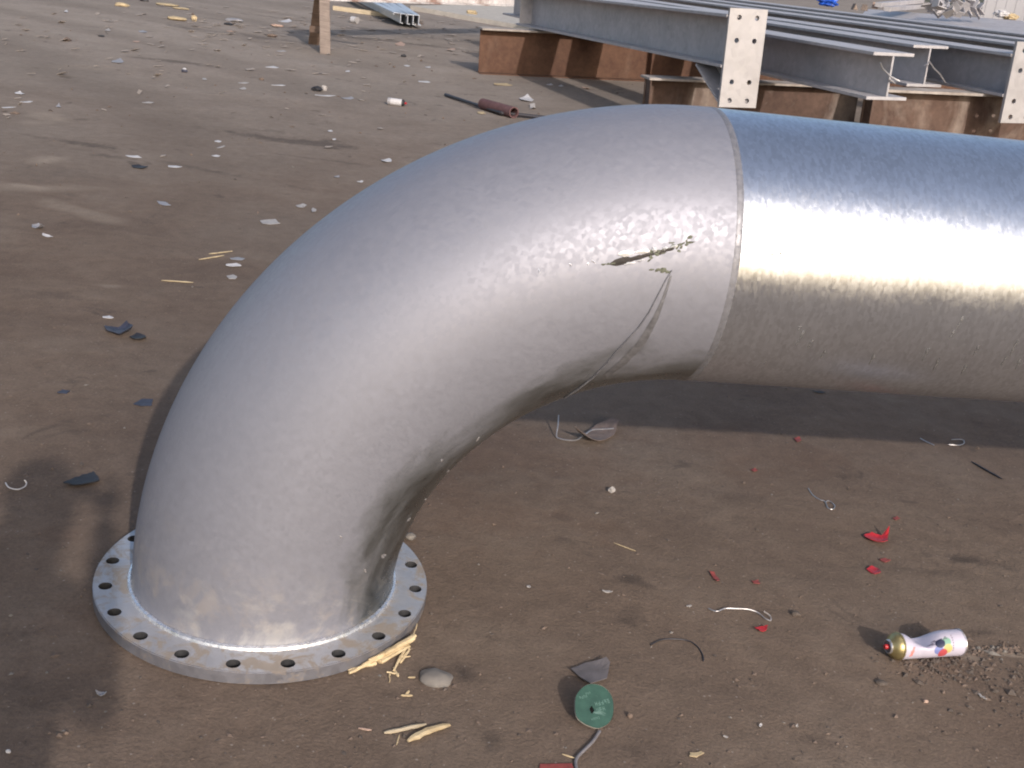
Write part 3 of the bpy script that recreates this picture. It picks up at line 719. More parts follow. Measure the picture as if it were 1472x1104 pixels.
# the low stack that carries plate, bars and brackets (hidden behind the beams, its top only just shows)
q = at(1372, 30, 1.20)
st = thing('girder_stack', 'low grey steel girder lying behind the galvanised beams', 'girder', (0, 0, 0))
ps = atd(1180, 14, 19.6); pe = atd(1475, 36, 18.9)
dz = Vector((pe.x - ps.x, pe.y - ps.y, 0)); Ls = dz.length; dz.normalize()
mb = MB(); hgt = min(ps.z, pe.z) - .06
mb.box((0, 0, 0), (Ls, .5, hgt)); o = mb.build('girder_body', M['beam'], st, bevel=.004)
mid = (ps + pe) / 2; o.location = (mid.x, mid.y + .25, hgt / 2); o.rotation_euler.z = math.atan2(dz.y, dz.x)
# shed wall far right: cladding sheets with ribs
sw = thing('shed_wall', 'plain grey sheet metal shed wall behind the bracket heap', 'wall', (0, 0, 0))
w0 = at(1412, 45, 0); dirw = Vector((ray(1412, 10).x, ray(1412, 10).y, 0)); dirw /= dirw.y
wpos = Vector((dirw.x * 30, 30, 0))
for i in range(14):
    mb = MB(); mb.box((i * 1.0 + .5, 0, 2.6), (.997, .05, 5.2)); 
    for k in range(4): mb.box((i * 1.0 + .14 + .24 * k, -.03, 2.6), (.14, .012, 5.2))
    o = mb.build('cladding_sheet', M['wall'], sw); o.location = wpos

# white-painted rusty beam on a sawhorse, far left
def plank(mb, a, b, w, t, side):
    a, b = Vector(a), Vector(b); d = (b - a); L = d.length; d.normalize(); s = (side - d * side.dot(d)).normalized(); n = d.cross(s)
    rot = Matrix((d, s, n)).transposed(); mb.box((a + b) / 2, (L, w, t), rot)
F1 = at(445, 66, 0); F2 = at(470, 78, 0)
saw = thing('sawhorse', 'wooden A frame sawhorse standing alone on the dirt', 'sawhorse', (F2.x, F2.y, 0))
ctr = (F1 + F2) / 2; top = ctr + Vector((.02, .1, .80))
iv = Matrix.Translation(-Vector((F2.x, F2.y, 0)))
sv = Vector((1, .1, 0))
mb = MB(); plank(mb, F1 + Vector((0, .25, -.01)), top + Vector((-.05, .06, 0)), .14, .06, sv); mb.build('leg', M['woodb'], saw, bevel=.004, inv=iv)
mb = MB(); plank(mb, F2 + Vector((-.02, 0, -.01)), top + Vector((0.0, -.03, 0)), .13, .06, sv); mb.build('leg', M['woodl'], saw, bevel=.004, inv=iv)
mb = MB(); plank(mb, ctr + Vector((-.14, .10, .24)), ctr + Vector((.12, .02, .24)), .08, .03, Vector((0, 0, 1))); mb.build('brace', M['woodb'], saw, bevel=.003, inv=iv)
mb = MB(); mb.box((top.x + .3, top.y + .02, top.z - .03), (1.0, .12, .06)); mb.build('top_rail', M['woodb'], saw, bevel=.004, inv=iv)
bp0 = atd(452, 0.8, 14.9); bp1 = at(735, 9.5, bp0.z); bp1 = bp0 + (bp1 - bp0) * 1.6
L = (bp1 - bp0); L.z = 0
wbm = thing('painted_beam', 'rusty beam with flaking white paint resting on the sawhorse', 'steel beam', bp0)
mb = MB(); ln = L.length
mb.box((ln / 2, .1, .010), (ln, .2, .02)); o = mb.build('flange', M['rust_white'], wbm, bevel=.003); 
mb = MB(); mb.box((ln / 2, .1, .135), (ln, .012, .226)); o2 = mb.build('web', M['rust_white'], wbm)
mb = MB(); mb.box((ln / 2, .1, .26), (ln, .2, .02)); o3 = mb.build('flange', M['rust_white'], wbm, bevel=.003)
wbm.rotation_euler.z = math.atan2(L.y, L.x)
# bundle of galvanised purlins on the ground
pe_ = [(572, 31), (582, 32.5), (590, 33.5), (598, 34)]; pf_ = [(519, 2), (534, 3), (548, 4), (562, 5)]
def purlin_mesh(L):
    prof = [(-.05, 0), (-.05, .012), (-.028, .012), (-.028, .11), (.05, .11), (.05, .085), (.044, .085), (.044, .104), (-.022, .104), (-.022, .006), (-.044, .006), (-.044, 0)]
    mb = MB(); n = len(prof)
    vs = [(0, x, z) for x, z in prof] + [(L, x, z) for x, z in prof]
    fs = [(i, (i + 1) % n, n + (i + 1) % n, n + i) for i in range(n)] + [tuple(range(n)), tuple(range(2 * n - 1, n - 1, -1))]
    mb.add(vs, fs); return mb
lab4 = ['leftmost galvanised purlin of the bundle on the ground', 'second galvanised purlin from the left in the bundle', 'third galvanised purlin from the left in the bundle', 'rightmost galvanised purlin of the bundle on the ground']
for i in range(4):
    a = at(*pe_[i], .09); b = at(*pf_[i], .12); d = (b - a); L = d.length + 2.5
    o = purlin_mesh(L).build('purlin', M['purlin'], None); o.location = (a.x, a.y, .06); o.rotation_euler = (0, 0, math.atan2(d.y, d.x)); o.scale = (1, 1.75, 1.6); tag(o, lab4[i], 'purlin', 'galvanised purlins bundled on the ground')
p = at(534, 20, .02); mb = MB(); mb.box((0, 0, .04), (1.5, .14, .08), None, .004, 2); o = mb.build('timber_bearer', M['woodp'], None, bevel=.004); o.location = (p.x, p.y, 0); o.rotation_euler.z = -.08; tag(o, 'tan timber bearer lying under the purlin bundle', 'timber')
# pale concrete strip beyond the trestle
sp0, sp1, sp2, sp3 = at(560, 6), at(760, 37), at(900, 30), at(690, 4)
pts = [at(590, 8, .1), at(760, 38, .1), at(900, 28, .1), at(720, 6, .1)]
slab = slab_from('concrete_kerb', None, None, pts, .12, M['concrete']); slab['kind'] = 'structure'
p = at(678, 20, .1); crumple('rag', 'small tan rag lying on the pale concrete strip', 'rag', (p.x, p.y, .13), .12, .08, .05, M['tan'], 5, 3, .5)

# ================================================================== LITTER
def W(pa, pb):
    return (on_ground(*pb) - on_ground(*pa)).length
def flake(name, label, cat, poly, mat, th=.0015, lift=.003, curl=.0, rag=.0, seed=0, group=None, tilt=None):
    """thin scrap: outline in photograph pixels, lying on the earth, optional curl (m) of its rim"""
    r = random.Random(seed)
    g = [on_ground(*p) for p in poly]
    # refine outline
    out = []
    for i in range(len(g)):
        a, b = g[i], g[(i + 1) % len(g)]
        for k in range(3):
            q = a.lerp(b, k / 3)
            if k and rag: q = q + Vector((r.uniform(-rag, rag), r.uniform(-rag, rag), 0))
            out.append(q)
    c = sum(out, Vector()) / len(out); n = len(out)
    size = max((q - c).length for q in out)
    vs = []; 
    for ring, s in ((1, 1.0), (2, .55)):
        for q in out:
            w = c.lerp(q, s); rel = (w - c)
            ph = noise.noise((w.x * 3 / max(size, .02) * .3, w.y * 3 / max(size, .02) * .3, seed * 3.3))
            z = lift + curl * (rel.length / size) ** 2 * (.5 + 1.4 * ph + .25)
            if tilt: z += rel.x * tilt[0] + rel.y * tilt[1]
            vs.append(Vector((rel.x, rel.y, max(z, .001))))
    vs.append(Vector((0, 0, lift)))
    m = len(vs); vs += [v - Vector((0, 0, th)) for v in vs]
    fs = []
    for i in range(n):
        j = (i + 1) % n
        fs += [(i, j, n + j, n + i), (n + i, n + j, 2 * n)]
        fs += [(m + i, m + n + i, m + n + j, m + j), (m + n + i, m + 2 * n, m + n + j), (i, m + i, m + j, j)]
    mb = MB(); mb.add(vs, fs); o = mb.build(name, mat, None); o.location = c
    return tag(o, label, cat, group)
def quadpx(cx, cy, l, w, rot=0):
    """a 4-5 sided outline about cx, cy in photograph pixels"""
    r = random.Random(int(cx * 13 + cy * 7)); o = []
    for a in (0, 65, 140, 200, 290):
        a = R_(a + r.uniform(-18, 18)); k = r.uniform(.8, 1.1)
        x, y = math.cos(a) * l / 2 * k, math.sin(a) * w / 2 * k * 1.15
        o.append((cx + x * math.cos(rot) - y * math.sin(rot), cy + x * math.sin(rot) + y * math.cos(rot)))
    return o
def wire_px(name, label, cat, pts, r, mat, zs=None, n=7, group=None):
    """pts: photograph pixels along a thin wire; zs: heights above the earth"""
    P = []
    for i, p in enumerate(pts):
        z = zs[i] if zs else 0
        q = at(p[0], p[1], z + r); q.z = max(q.z, gz(q.x, q.y) + r + z); P.append(q)
    # catmull-rom
    Q = []
    for i in range(len(P) - 1):
        p0, p1, p2, p3 = P[max(i - 1, 0)], P[i], P[i + 1], P[min(i + 2, len(P) - 1)]
        for k in range(5):
            t = k / 5
            Q.append(.5 * ((2 * p1) + (p2 - p0) * t + (2 * p0 - 5 * p1 + 4 * p2 - p3) * t * t + (3 * p1 - p0 - 3 * p2 + p3) * t ** 3))
    Q.append(P[-1])
    o0 = Vector((Q[0].x, Q[0].y, 0)); mb = MB(); mb.tube([q - o0 for q in Q], r, n)
    o = mb.build(name, mat, None, smooth=True); o.location = o0
    return tag(o, label, cat, group)
def stick(name, label, cat, a, b, w, mat, seed=0, flat_=.5, bend=0.0, lift=0, group=None, parent=None):
    """split stick between two photograph pixels, w = width in metres"""
    r = random.Random(seed); A, B = on_ground(*a), on_ground(*b); d = B - A; L = d.length; d.normalize(); s = Vector((-d.y, d.x, 0))
    n = 9; m = 7; vs = []
    prof = [(math.cos(2 * math.pi * k / m) * r.uniform(.8, 1.15), math.sin(2 * math.pi * k / m) * r.uniform(.8, 1.15)) for k in range(m)]
    for i in range(n):
        t = i / (n - 1); e = min(1, .45 + 3.2 * min(t, 1 - t)) * r.uniform(.85, 1.12)
        c = d * (L * t) + s * (bend * math.sin(t * math.pi) + r.uniform(-.06, .06) * w) + Vector((0, 0, w * flat_ * .5 + .001 + lift))
        for (x, z) in prof: vs.append(c + s * (x * w / 2 * e) + Vector((0, 0, z * w * flat_ / 2 * e)))
    fs = [(i * m + k, i * m + (k + 1) % m, (i + 1) * m + (k + 1) % m, (i + 1) * m + k) for i in range(n - 1) for k in range(m)] + [tuple(range(m))[::-1], tuple(range((n - 1) * m, n * m))]
    mb = MB(); mb.add(vs, fs); o = mb.build(name, mat, parent); o.location = A
    return tag(o, label, cat, group) if label else o

# ---- spray can lying by the dark crumbs
def spray_can():
    a, b = at(1291, 929, .033), at(1376, 924, .033)
    ax = (b - a); ax.z = 0; L = ax.length; ax.normalize(); R = .0325
    pos = Vector((a.x, a.y, gz(a.x, a.y)))
    root = thing('spray_can', 'crushed white spray can with gold top and red nozzle', 'spray can', pos)
    up = Vector((0, 0, 1)); sd = up.cross(ax)      # sd points away from the camera
    def pt(u, ang, rad=R):
        """u along axis 0..L, ang: 0 = away from camera, 90 = up"""
        y, z = math.cos(ang) * rad, math.sin(ang) * rad
        if 0 < u < L:
            dd = math.exp(-((u - .062) / .034) ** 2)
            # the upper far side of the wall is pressed in
            f = max(0, math.cos(ang - R_(78))) ** 1.3
            k = dd * f * .034
            z -= k * .95; y -= k * -.05
            # shoulder keeps its crease
            k2 = math.exp(-((u - .045) / .014) ** 2) * max(0, math.cos(ang - R_(150))) * .006
            y += k2
        return ax * u + sd * y + up * (z + R)
    n, m = 44, 56
    mb = MB()
    for i in range(n + 1):
        for k in range(m): mb.v.append(tuple(pt(L * i / n, 2 * math.pi * k / m)))
    for i in range(n):
        for k in range(m): mb.f.append((i * m + k, i * m + (k + 1) % m, (i + 1) * m + (k + 1) % m, (i + 1) * m + k))
    mb.f.append(tuple(range(m))[::-1]); mb.f.append(tuple(range(n * m, (n + 1) * m)))
    body = mb.build('body', M['canlabel'], root, smooth=True)
    fr = Matrix((sd, up, ax)).transposed().to_4x4(); fr.translation = up * R
    def lat(nm, prof, mat, par=root):
        q = MB(); q.lathe(prof, 40, fr); return q.build(nm, mat, par, smooth=True)
    lat('bottom_rim', [(R * .9, L - .001), (R + .0012, L), (R + .0016, L + .003), (R * .92, L + .004), (R * .8, L + .001)], M['canrim'])
    lat('top_rim', [(R, .001), (R + .0012, 0), (R + .0014, -.003), (R, -.0045)], M['gold'])
    lat('dome', [(R, -.0025), (R * .985, -.008), (R * .90, -.015), (R * .72, -.021), (R * .56, -.0245), (R * .53, -.026)], M['gold'])
    lat('valve_cup', [(R * .53, -.0245), (R * .54, -.029), (R * .47, -.031), (R * .44, -.027), (R * .2, -.026)], M['canrim'])
    lat('cup_well', [(R * .44, -.0262), (R * .43, -.0285), (R * .2, -.0285)], M['cangrey'])
    lat('nozzle', [(.0062, -.026), (.0062, -.036), (.0052, -.0385), (.003, -.039)], M['red'])
    # print on the wall: thin skins that follow it
    def skin(nm, mat, outline, lift=.0004):
        q = MB(); cu = sum(o[0] for o in outline) / len(outline); ca = sum(o[1] for o in outline) / len(outline); nn = len(outline)
        rings = []
        for s in (1, .66, .33):
            rings += [pt(cu + (u - cu) * s, ca + (w - ca) * s, R + lift) for u, w in outline]
        vs = rings + [pt(cu, ca, R + lift)]
        fs = []
        for g in range(2):
            for i in range(nn):
                j = (i + 1) % nn; fs.append((g * nn + i, g * nn + j, (g + 1) * nn + j, (g + 1) * nn + i))
        fs += [(2 * nn + i, 2 * nn + (i + 1) % nn, 3 * nn) for i in range(nn)]
        q.add(vs, fs); return q.build(nm, mat, body)
    def disc(u, deg, r): return [(u + r * math.cos(2 * math.pi * k / 18), R_(deg) + r / R * math.sin(2 * math.pi * k / 18)) for k in range(18)]
    # ang: 90 up, 180 facing the camera
    for i, (u, dg_, c) in enumerate(((.1155, 138, 'p_green'), (.0925, 171, 'p_blue'), (.1185, 168, 'p_yellow'), (.106, 189, 'p_red'), (.098, 139, 'p_navy'))):
        skin('printed_dot', M[c], disc(u, dg_, .0125), .00035 + i * .00012)
    skin('printed_band', M['p_rose'], [(.012, R_(196)), (.014, R_(172)), (.020, R_(150)), (.027, R_(150)), (.024, R_(172)), (.021, R_(196))])
    rr = random.Random(3)
    for i in range(16):
        u = .085 + rr.uniform(-.02, .035); w = 118 + rr.uniform(-8, 12); l = rr.uniform(.004, .011)
        skin('printed_line', M['p_ink'], [(u, R_(w)), (u + l, R_(w)), (u + l, R_(w + 4)), (u, R_(w + 4))])
    for i in range(7):
        w = 108 + i * 11
        skin('printed_line', M['p_ink'], [(.1325, R_(w)), (.1338 + rr.uniform(0, .002), R_(w)), (.1338, R_(w + 7)), (.1325, R_(w + 7))])
    return root
spray_can()

# ---- green disc with scratched print, grey sheet, cable
def green_disc():
    pts = [(853, 984), (868, 989), (878, 1001), (881, 1018), (878, 1035), (867, 1045), (855, 1047), (838, 1040), (828, 1030), (826, 1012), (829, 998), (840, 987)]
    nrm = Vector((.25, -.42, .87)).normalized()
    base = at(855, 1046, .006)
    def onpl(px, py):
        d = ray(px, py); t = (base - CAM).dot(nrm) / d.dot(nrm); return CAM + d * t
    c = onpl(853, 1015); root = thing('cutting_disc', 'green paper faced cutting disc with a worn centre hole', 'cutting disc', (c.x, c.y, 0))
    O = Vector((c.x, c.y, 0)); n = len(pts)
    o3 = [onpl(*p) for p in pts]; 
    out = []
    for i in range(n):
        p0, p1, p2, p3 = o3[i - 1], o3[i], o3[(i + 1) % n], o3[(i + 2) % n]
        for k in range(3):
            t = k / 3; out.append(.5 * ((2 * p1) + (p2 - p0) * t + (2 * p0 - 5 * p1 + 4 * p2 - p3) * t * t + (3 * p1 - p0 - 3 * p2 + p3) * t ** 3))
    hc = onpl(850, 1021); n = len(out)
    hole = []
    for i, p in enumerate(out):
        d = (p - c).normalized(); a = i / n * 2 * math.pi
        hole.append(hc + d * (.0055 + .0035 * max(0, math.cos(a * 2.0)) ** 3))
    for q in (out, hole):
        for p in q: pass
    th = nrm * .003
    vs = [p + th for p in out] + [p + th for p in hole] + [p for p in hole] + [p for p in out]
    minz = min(v.z for v in vs); vs = [v - O + Vector((0, 0, max(0, .001 - minz))) for v in vs]
    fs = []
    for i in range(n):
        j = (i + 1) % n; fs += [(i, j, n + j, n + i), (n + i, n + j, 2 * n + j, 2 * n + i), (2 * n + i, 2 * n + j, 3 * n + j, 3 * n + i)]
    mb = MB(); mb.add(vs, fs); mb.build('disc_face', M['disc'], root)
    mb = MB()
    for i in range(n): j = (i + 1) % n; mb.add([vs[i], vs[j], vs[3 * n + j], vs[3 * n + i]], [(0, 1, 2, 3)])
    rim_c = sum(vs[:n], Vector()) / n
    mb.v = [tuple(Vector(v) + (Vector(v) - rim_c) * .012) for v in mb.v]
    mb.build('disc_edge', plain('pale_disc_edge', (.36, .34, .30), .8), root)
    # rows of worn lettering on the face
    e1 = (onpl(878, 1012) - onpl(830, 1024)).normalized(); e2 = nrm.cross(e1)
    mb = MB(); rr = random.Random(2)
    dzv = Vector((0, 0, max(0, .001 - minz)))
    for (px, py, cnt, h) in ((856, 1016, 5, .009), (858, 1025, 3, .009), (833, 1006, 4, .006), (842, 1000, 3, .005), (850, 1037, 5, .005)):
        p = onpl(px, py) + th * 1.12 - O + dzv
        for k in range(cnt):
            w = h * .55; b = p + e1 * (k * h * .85); g = rr.random()
            sh = [[(0, 0), (.2, 0), (.2, 1), (0, 1)], [(0, .8), (1, .8), (1, 1), (0, 1)], [(0, 0), (1, 0), (1, .2), (0, .2)], [(.8, 0), (1, 0), (1, 1), (.8, 1)], [(0, .4), (1, .4), (1, .6), (0, .6)]]
            for q in rr.sample(sh, 3): mb.add([b + e1 * (x * w) + e2 * (y * h) + th * .03 * rr.random() for x, y in q], [(0, 1, 2, 3)])
    mb.build('worn_print', flat('worn_white_print', (.11, .20, .17), .6), root)
green_disc()
flake('grey_sheet_scrap', 'grey stiff sheet scrap behind the green disc', 'scrap', [(820, 966), (840, 956), (870, 952), (876, 958), (872, 978), (848, 986), (832, 976)], M['greyfilm'], .002, .006, .006, .001, 2)
wire_px('cable_offcut', 'grey cable end running from the green disc out of frame', 'cable', [(862, 1051), (852, 1066), (838, 1080), (829, 1090), (828, 1102), (834, 1118)], .0035, M['cable'])
flake('red_card', 'flat red card cut by the bottom edge', 'card', [(776, 1100), (822, 1099), (830, 1125), (774, 1126)], M['redfaint'], .002, .003, .0, 0, 1)
# ---- stone
def flat_stone():
    p = on_ground(626, 977); rx = W((603, 977), (650, 977)) / 2
    crumple('flat_stone', 'smooth flat grey stone beside the flange', 'stone', (p.x, p.y, p.z + .004), rx, rx * .85, .014, M['stone'], 4, 4, .22, fr=1.3, smooth=True)
flat_stone()
p = on_ground(589, 775); crumple('pebble', 'pale pebble tucked behind the flange by the bend', 'pebble', (p.x, p.y, p.z + .008), .015, .013, .010, M['stone'], 9, 3, .2, smooth=True)
# ---- wood splinters
spl = thing('wood_splinter', 'long frayed pale wood splinter leaning on the flange rim', 'wood splinter', on_ground(550, 945))
base = spl.location.copy()
mb = MB()
def strand(a, b, w0, w1, lift0=0.0, lift1=.0, seed=0):
    r = random.Random(seed); A, B = on_ground(*a) + Vector((0, 0, lift0)), on_ground(*b) + Vector((0, 0, lift1))
    n = 7; pts = [A.lerp(B, i / (n - 1)) + Vector((r.uniform(-1, 1), r.uniform(-1, 1), 0)) * .0012 for i in range(n)]
    mb.tube([q - base + Vector((0, 0, .004)) for q in pts], [(w0 + (w1 - w0) * i / (n - 1)) * r.uniform(.8, 1.2) for i in range(n)], 6)
strand((502, 970), (548, 948), .003, .006, 0, .004, 1); strand((540, 952), (594, 923), .006, .009, .004, .010, 2); strand((552, 949), (592, 928), .005, .007, .012, .016, 3); strand((530, 957), (590, 931), .003, .005, .010, .014, 14); strand((520, 961), (596, 925), .003, .003, .006, .018, 15); strand((548, 955), (588, 934), .004, .004, .002, .006, 16); strand((512, 966), (560, 944), .002, .004, .004, .012, 17)
strand((545, 953), (585, 931), .006, .009, 0, .004, 4); strand((500, 966), (540, 955), .002, .005, 0, 0, 5)
mb.build('split_wood', M['wood'], spl, smooth=True)
mb = MB(); strand((583, 935), (566, 967), .004, .0022, .004, .001, 7); strand((574, 948), (590, 948), .003, .001, .003, .004, 8); strand((566, 962), (572, 974), .002, .0025, 0, 0, 9); strand((556, 968), (572, 971), .0018, .0018, 0, 0, 10); strand((588, 938), (576, 955), .0025, .003, .006, 0, 11); strand((560, 970), (560, 983), .002, .001, 0, 0, 12); strand((592, 926), (599, 905), .002, .001, .01, .012, 13)
mb.build('fibre', M['wood'], spl, smooth=True)
stick('wood_splinter', 'thick curved wood splinter nearest the bottom edge', 'wood splinter', (586, 1069), (646, 1045), .020, M['wood'], 1, .5, .006)
stick('wood_splinter', 'grey topped wood splinter left of the thick curved one', 'wood splinter', (552, 1056), (612, 1043), .012, M['woodp'], 2, .6, .0)
stick('wood_splinter', 'short thin reddish splinter left of the other splinters', 'wood splinter', (515, 1048), (534, 1051), .006, M['pink'], 3)
stick('wood_splinter', 'Y shaped pale chip between flange and splinters', 'wood splinter', (576, 1001), (593, 1001), .007, M['wood'], 4, .5)
stick('wood_splinter', 'tiny upright chip below the frayed splinter', 'wood splinter', (583, 1000), (588, 994), .006, M['wood'], 5, .5)
stick('wood_splinter', 'hair thin splinter hanging under the grey topped one', 'wood splinter', (570, 1072), (574, 1057), .003, M['wood'], 6, .5)
stick('wood_splinter', 'curled pale chip right of the frayed splinter', 'wood splinter', (586, 975), (597, 975), .006, M['wood'], 8, .5)
stick('straw', 'straw coloured sliver lying left of the bend', 'straw', (232, 404), (278, 407), .012, M['wood'], 9, .4)
stick('straw', 'longer of two crossed straws above the straw sliver', 'straw', (286, 374), (322, 368), .012, M['wood'], 10, .4)
stick('straw', 'brownish straw lying across the pale one', 'straw', (300, 366), (334, 362), .014, M['tan'], 11, .4)
stick('straw', 'thin straw behind the bent wire in mid ground', 'straw', (882, 781), (914, 793), .004, M['tan'], 12, .5)
stick('straw', 'pale straw tip beside the grey cable', 'straw', (808, 1085), (826, 1091), .004, M['wood'], 13, .5)
# ---- wires
wire_px('bent_wire', 'bright bent wire hooked at one end, centre right', 'wire', [(1018, 875), (1030, 879), (1042, 875), (1058, 875), (1076, 876), (1090, 881), (1100, 889), (1108, 892), (1107, 885), (1098, 879)], .0016, M['wire'], [0, .004, .006, .008, .008, .004, .001, 0, .006, .012])
wire_px('bent_wire', 'dark curved wire left of the bright hooked wire', 'wire', [(935, 927), (950, 920), (970, 919), (990, 922), (1003, 931), (1010, 943), (1011, 951)], .0017, M['darkwire'])
wire_px('looped_wire', 'thin wire with a small loop, right of centre', 'wire', [(1162, 702), (1168, 711), (1178, 718), (1186, 721), (1190, 730), (1197, 732), (1200, 727), (1192, 720), (1186, 722)], .0016, M['wire'])
wire_px('wire_ring', 'white wire ring lying in the photographer shadow', 'wire', [(8, 694), (12, 700), (20, 703), (28, 703), (36, 699), (38, 694), (35, 690)], .0018, M['white'], [.0, 0, 0, 0, 0, 0.004, .01])
wire_px('bent_wire', 'pale thin wire in the pipe shadow at far right', 'wire', [(1323, 630), (1332, 635), (1343, 640)], .0018, M['wire'])
wire_px('bent_wire', 'pale hairpin wire in the pipe shadow beside another', 'wire', [(1364, 639), (1378, 640), (1386, 637), (1383, 632), (1368, 632)], .0018, M['wire'])
stick('iron_rod', 'black thin rod lying near the right edge', 'rod', (1396, 665), (1440, 690), .008, M['darkwire'], 3, .8)
rod_f = flake('brown_leaf_scrap', 'curled brown scrap with wire below the bend', 'scrap', [(822, 638), (843, 624), (858, 615), (878, 612), (888, 615), (882, 629), (862, 639), (842, 641)], M['leafy'], .002, .008, .035, .002, 6)
wire_px('bent_wire', 'silvery wire standing up beside the curled brown scrap', 'wire', [(803, 597), (802, 612), (800, 627), (806, 631), (818, 633), (830, 632), (842, 624), (852, 618), (868, 617), (882, 616)], .0022, M['wire'], [.05, .03, .004, 0, 0, .004, .012, .018, .02, .018])
p = on_ground(879, 707); crumple('pebble', 'small pale angular pebble in the middle ground', 'pebble', (p.x, p.y, p.z + .006), .011, .009, .011, M['paper'], 2, 2, .5)
# ---- red plastic
def redbit(lab, poly, curl=.004, seed=0): flake('red_plastic_scrap', lab, 'plastic scrap', poly, M['redfaint'] if seed > 3 else M['red'], .0015, .004, curl, .0015, seed, 'red plastic scraps')
redbit('largest curled red scrap, above the spray can', [(1241, 772), (1252, 769), (1266, 773), (1275, 769), (1275, 782), (1266, 785), (1250, 780)], .022, 1)
redbit('red scrap between the largest scrap and spray can', [(1245, 820), (1252, 816), (1262, 818), (1265, 827), (1256, 828)], .010, 2)
redbit('red scrap just below the bright hooked wire', [(1084, 905), (1094, 903), (1103, 904), (1100, 909), (1090, 910)], .008, 3)
redbit('thin red scrap left of the bright hooked wire', [(1019, 824), (1026, 825), (1034, 836), (1030, 838)], .004, 4)
redbit('small red scrap nearest the pipe shadow', [(1141, 632), (1148, 630), (1152, 634), (1146, 637)], .006, 5)
redbit('tiny red scrap below the one at the shadow', [(1079, 677), (1085, 675), (1089, 678), (1083, 680)], .004, 6)
redbit('faint flat red scrap above the largest one', [(1283, 746), (1289, 744), (1293, 747), (1287, 749)], .002, 7)
redbit('faint red sliver between the two bigger scraps', [(1264, 806), (1272, 804), (1280, 807), (1272, 810)], .002, 8)
redbit('faint red sliver above the bright hooked wire', [(1080, 837), (1090, 836), (1092, 841), (1083, 840)], .002, 9)
# ---- dark scraps on the left
flake('rubber_scrap', 'dark torn scrap beside the photographer shadow', 'scrap', [(91, 701), (108, 690), (126, 685), (134, 681), (139, 687), (143, 695), (125, 699), (106, 702)], M['black'], .003, .008, .01, .003, 3, 'dark torn scraps')
flake('rubber_scrap', 'bluish dark bottle shaped scrap left of the bend', 'scrap', [(150, 475), (158, 474), (170, 475), (182, 471), (191, 476), (186, 484), (172, 487), (160, 482), (152, 480)], M['navy'], .003, .01, .02, .002, 4, 'dark torn scraps')
flake('rubber_scrap', 'small black scrap next to the bottle shaped one', 'scrap', [(186, 487), (196, 483), (209, 484), (209, 491), (194, 491)], M['black'], .003, .008, .012, .002, 5, 'dark torn scraps')
flake('rubber_scrap', 'faint dark smear like scrap by the bend shadow', 'scrap', [(191, 582), (203, 575), (220, 575), (218, 584), (203, 585)], M['navy'], .002, .003, .002, .003, 6, 'dark torn scraps')
flake('rubber_scrap', 'smaller dark scrap farther left of the bend', 'scrap', [(82, 566), (90, 561), (101, 563), (96, 567)], M['navy'], .002, .003, .002, .002, 7, 'dark torn scraps')
flake('rubber_scrap', 'thin black sliver in the upper left', 'scrap', [(189, 240), (200, 239), (213, 242), (204, 244), (192, 242)], M['black'], .003, .006, .01, .002, 8, 'dark torn scraps')
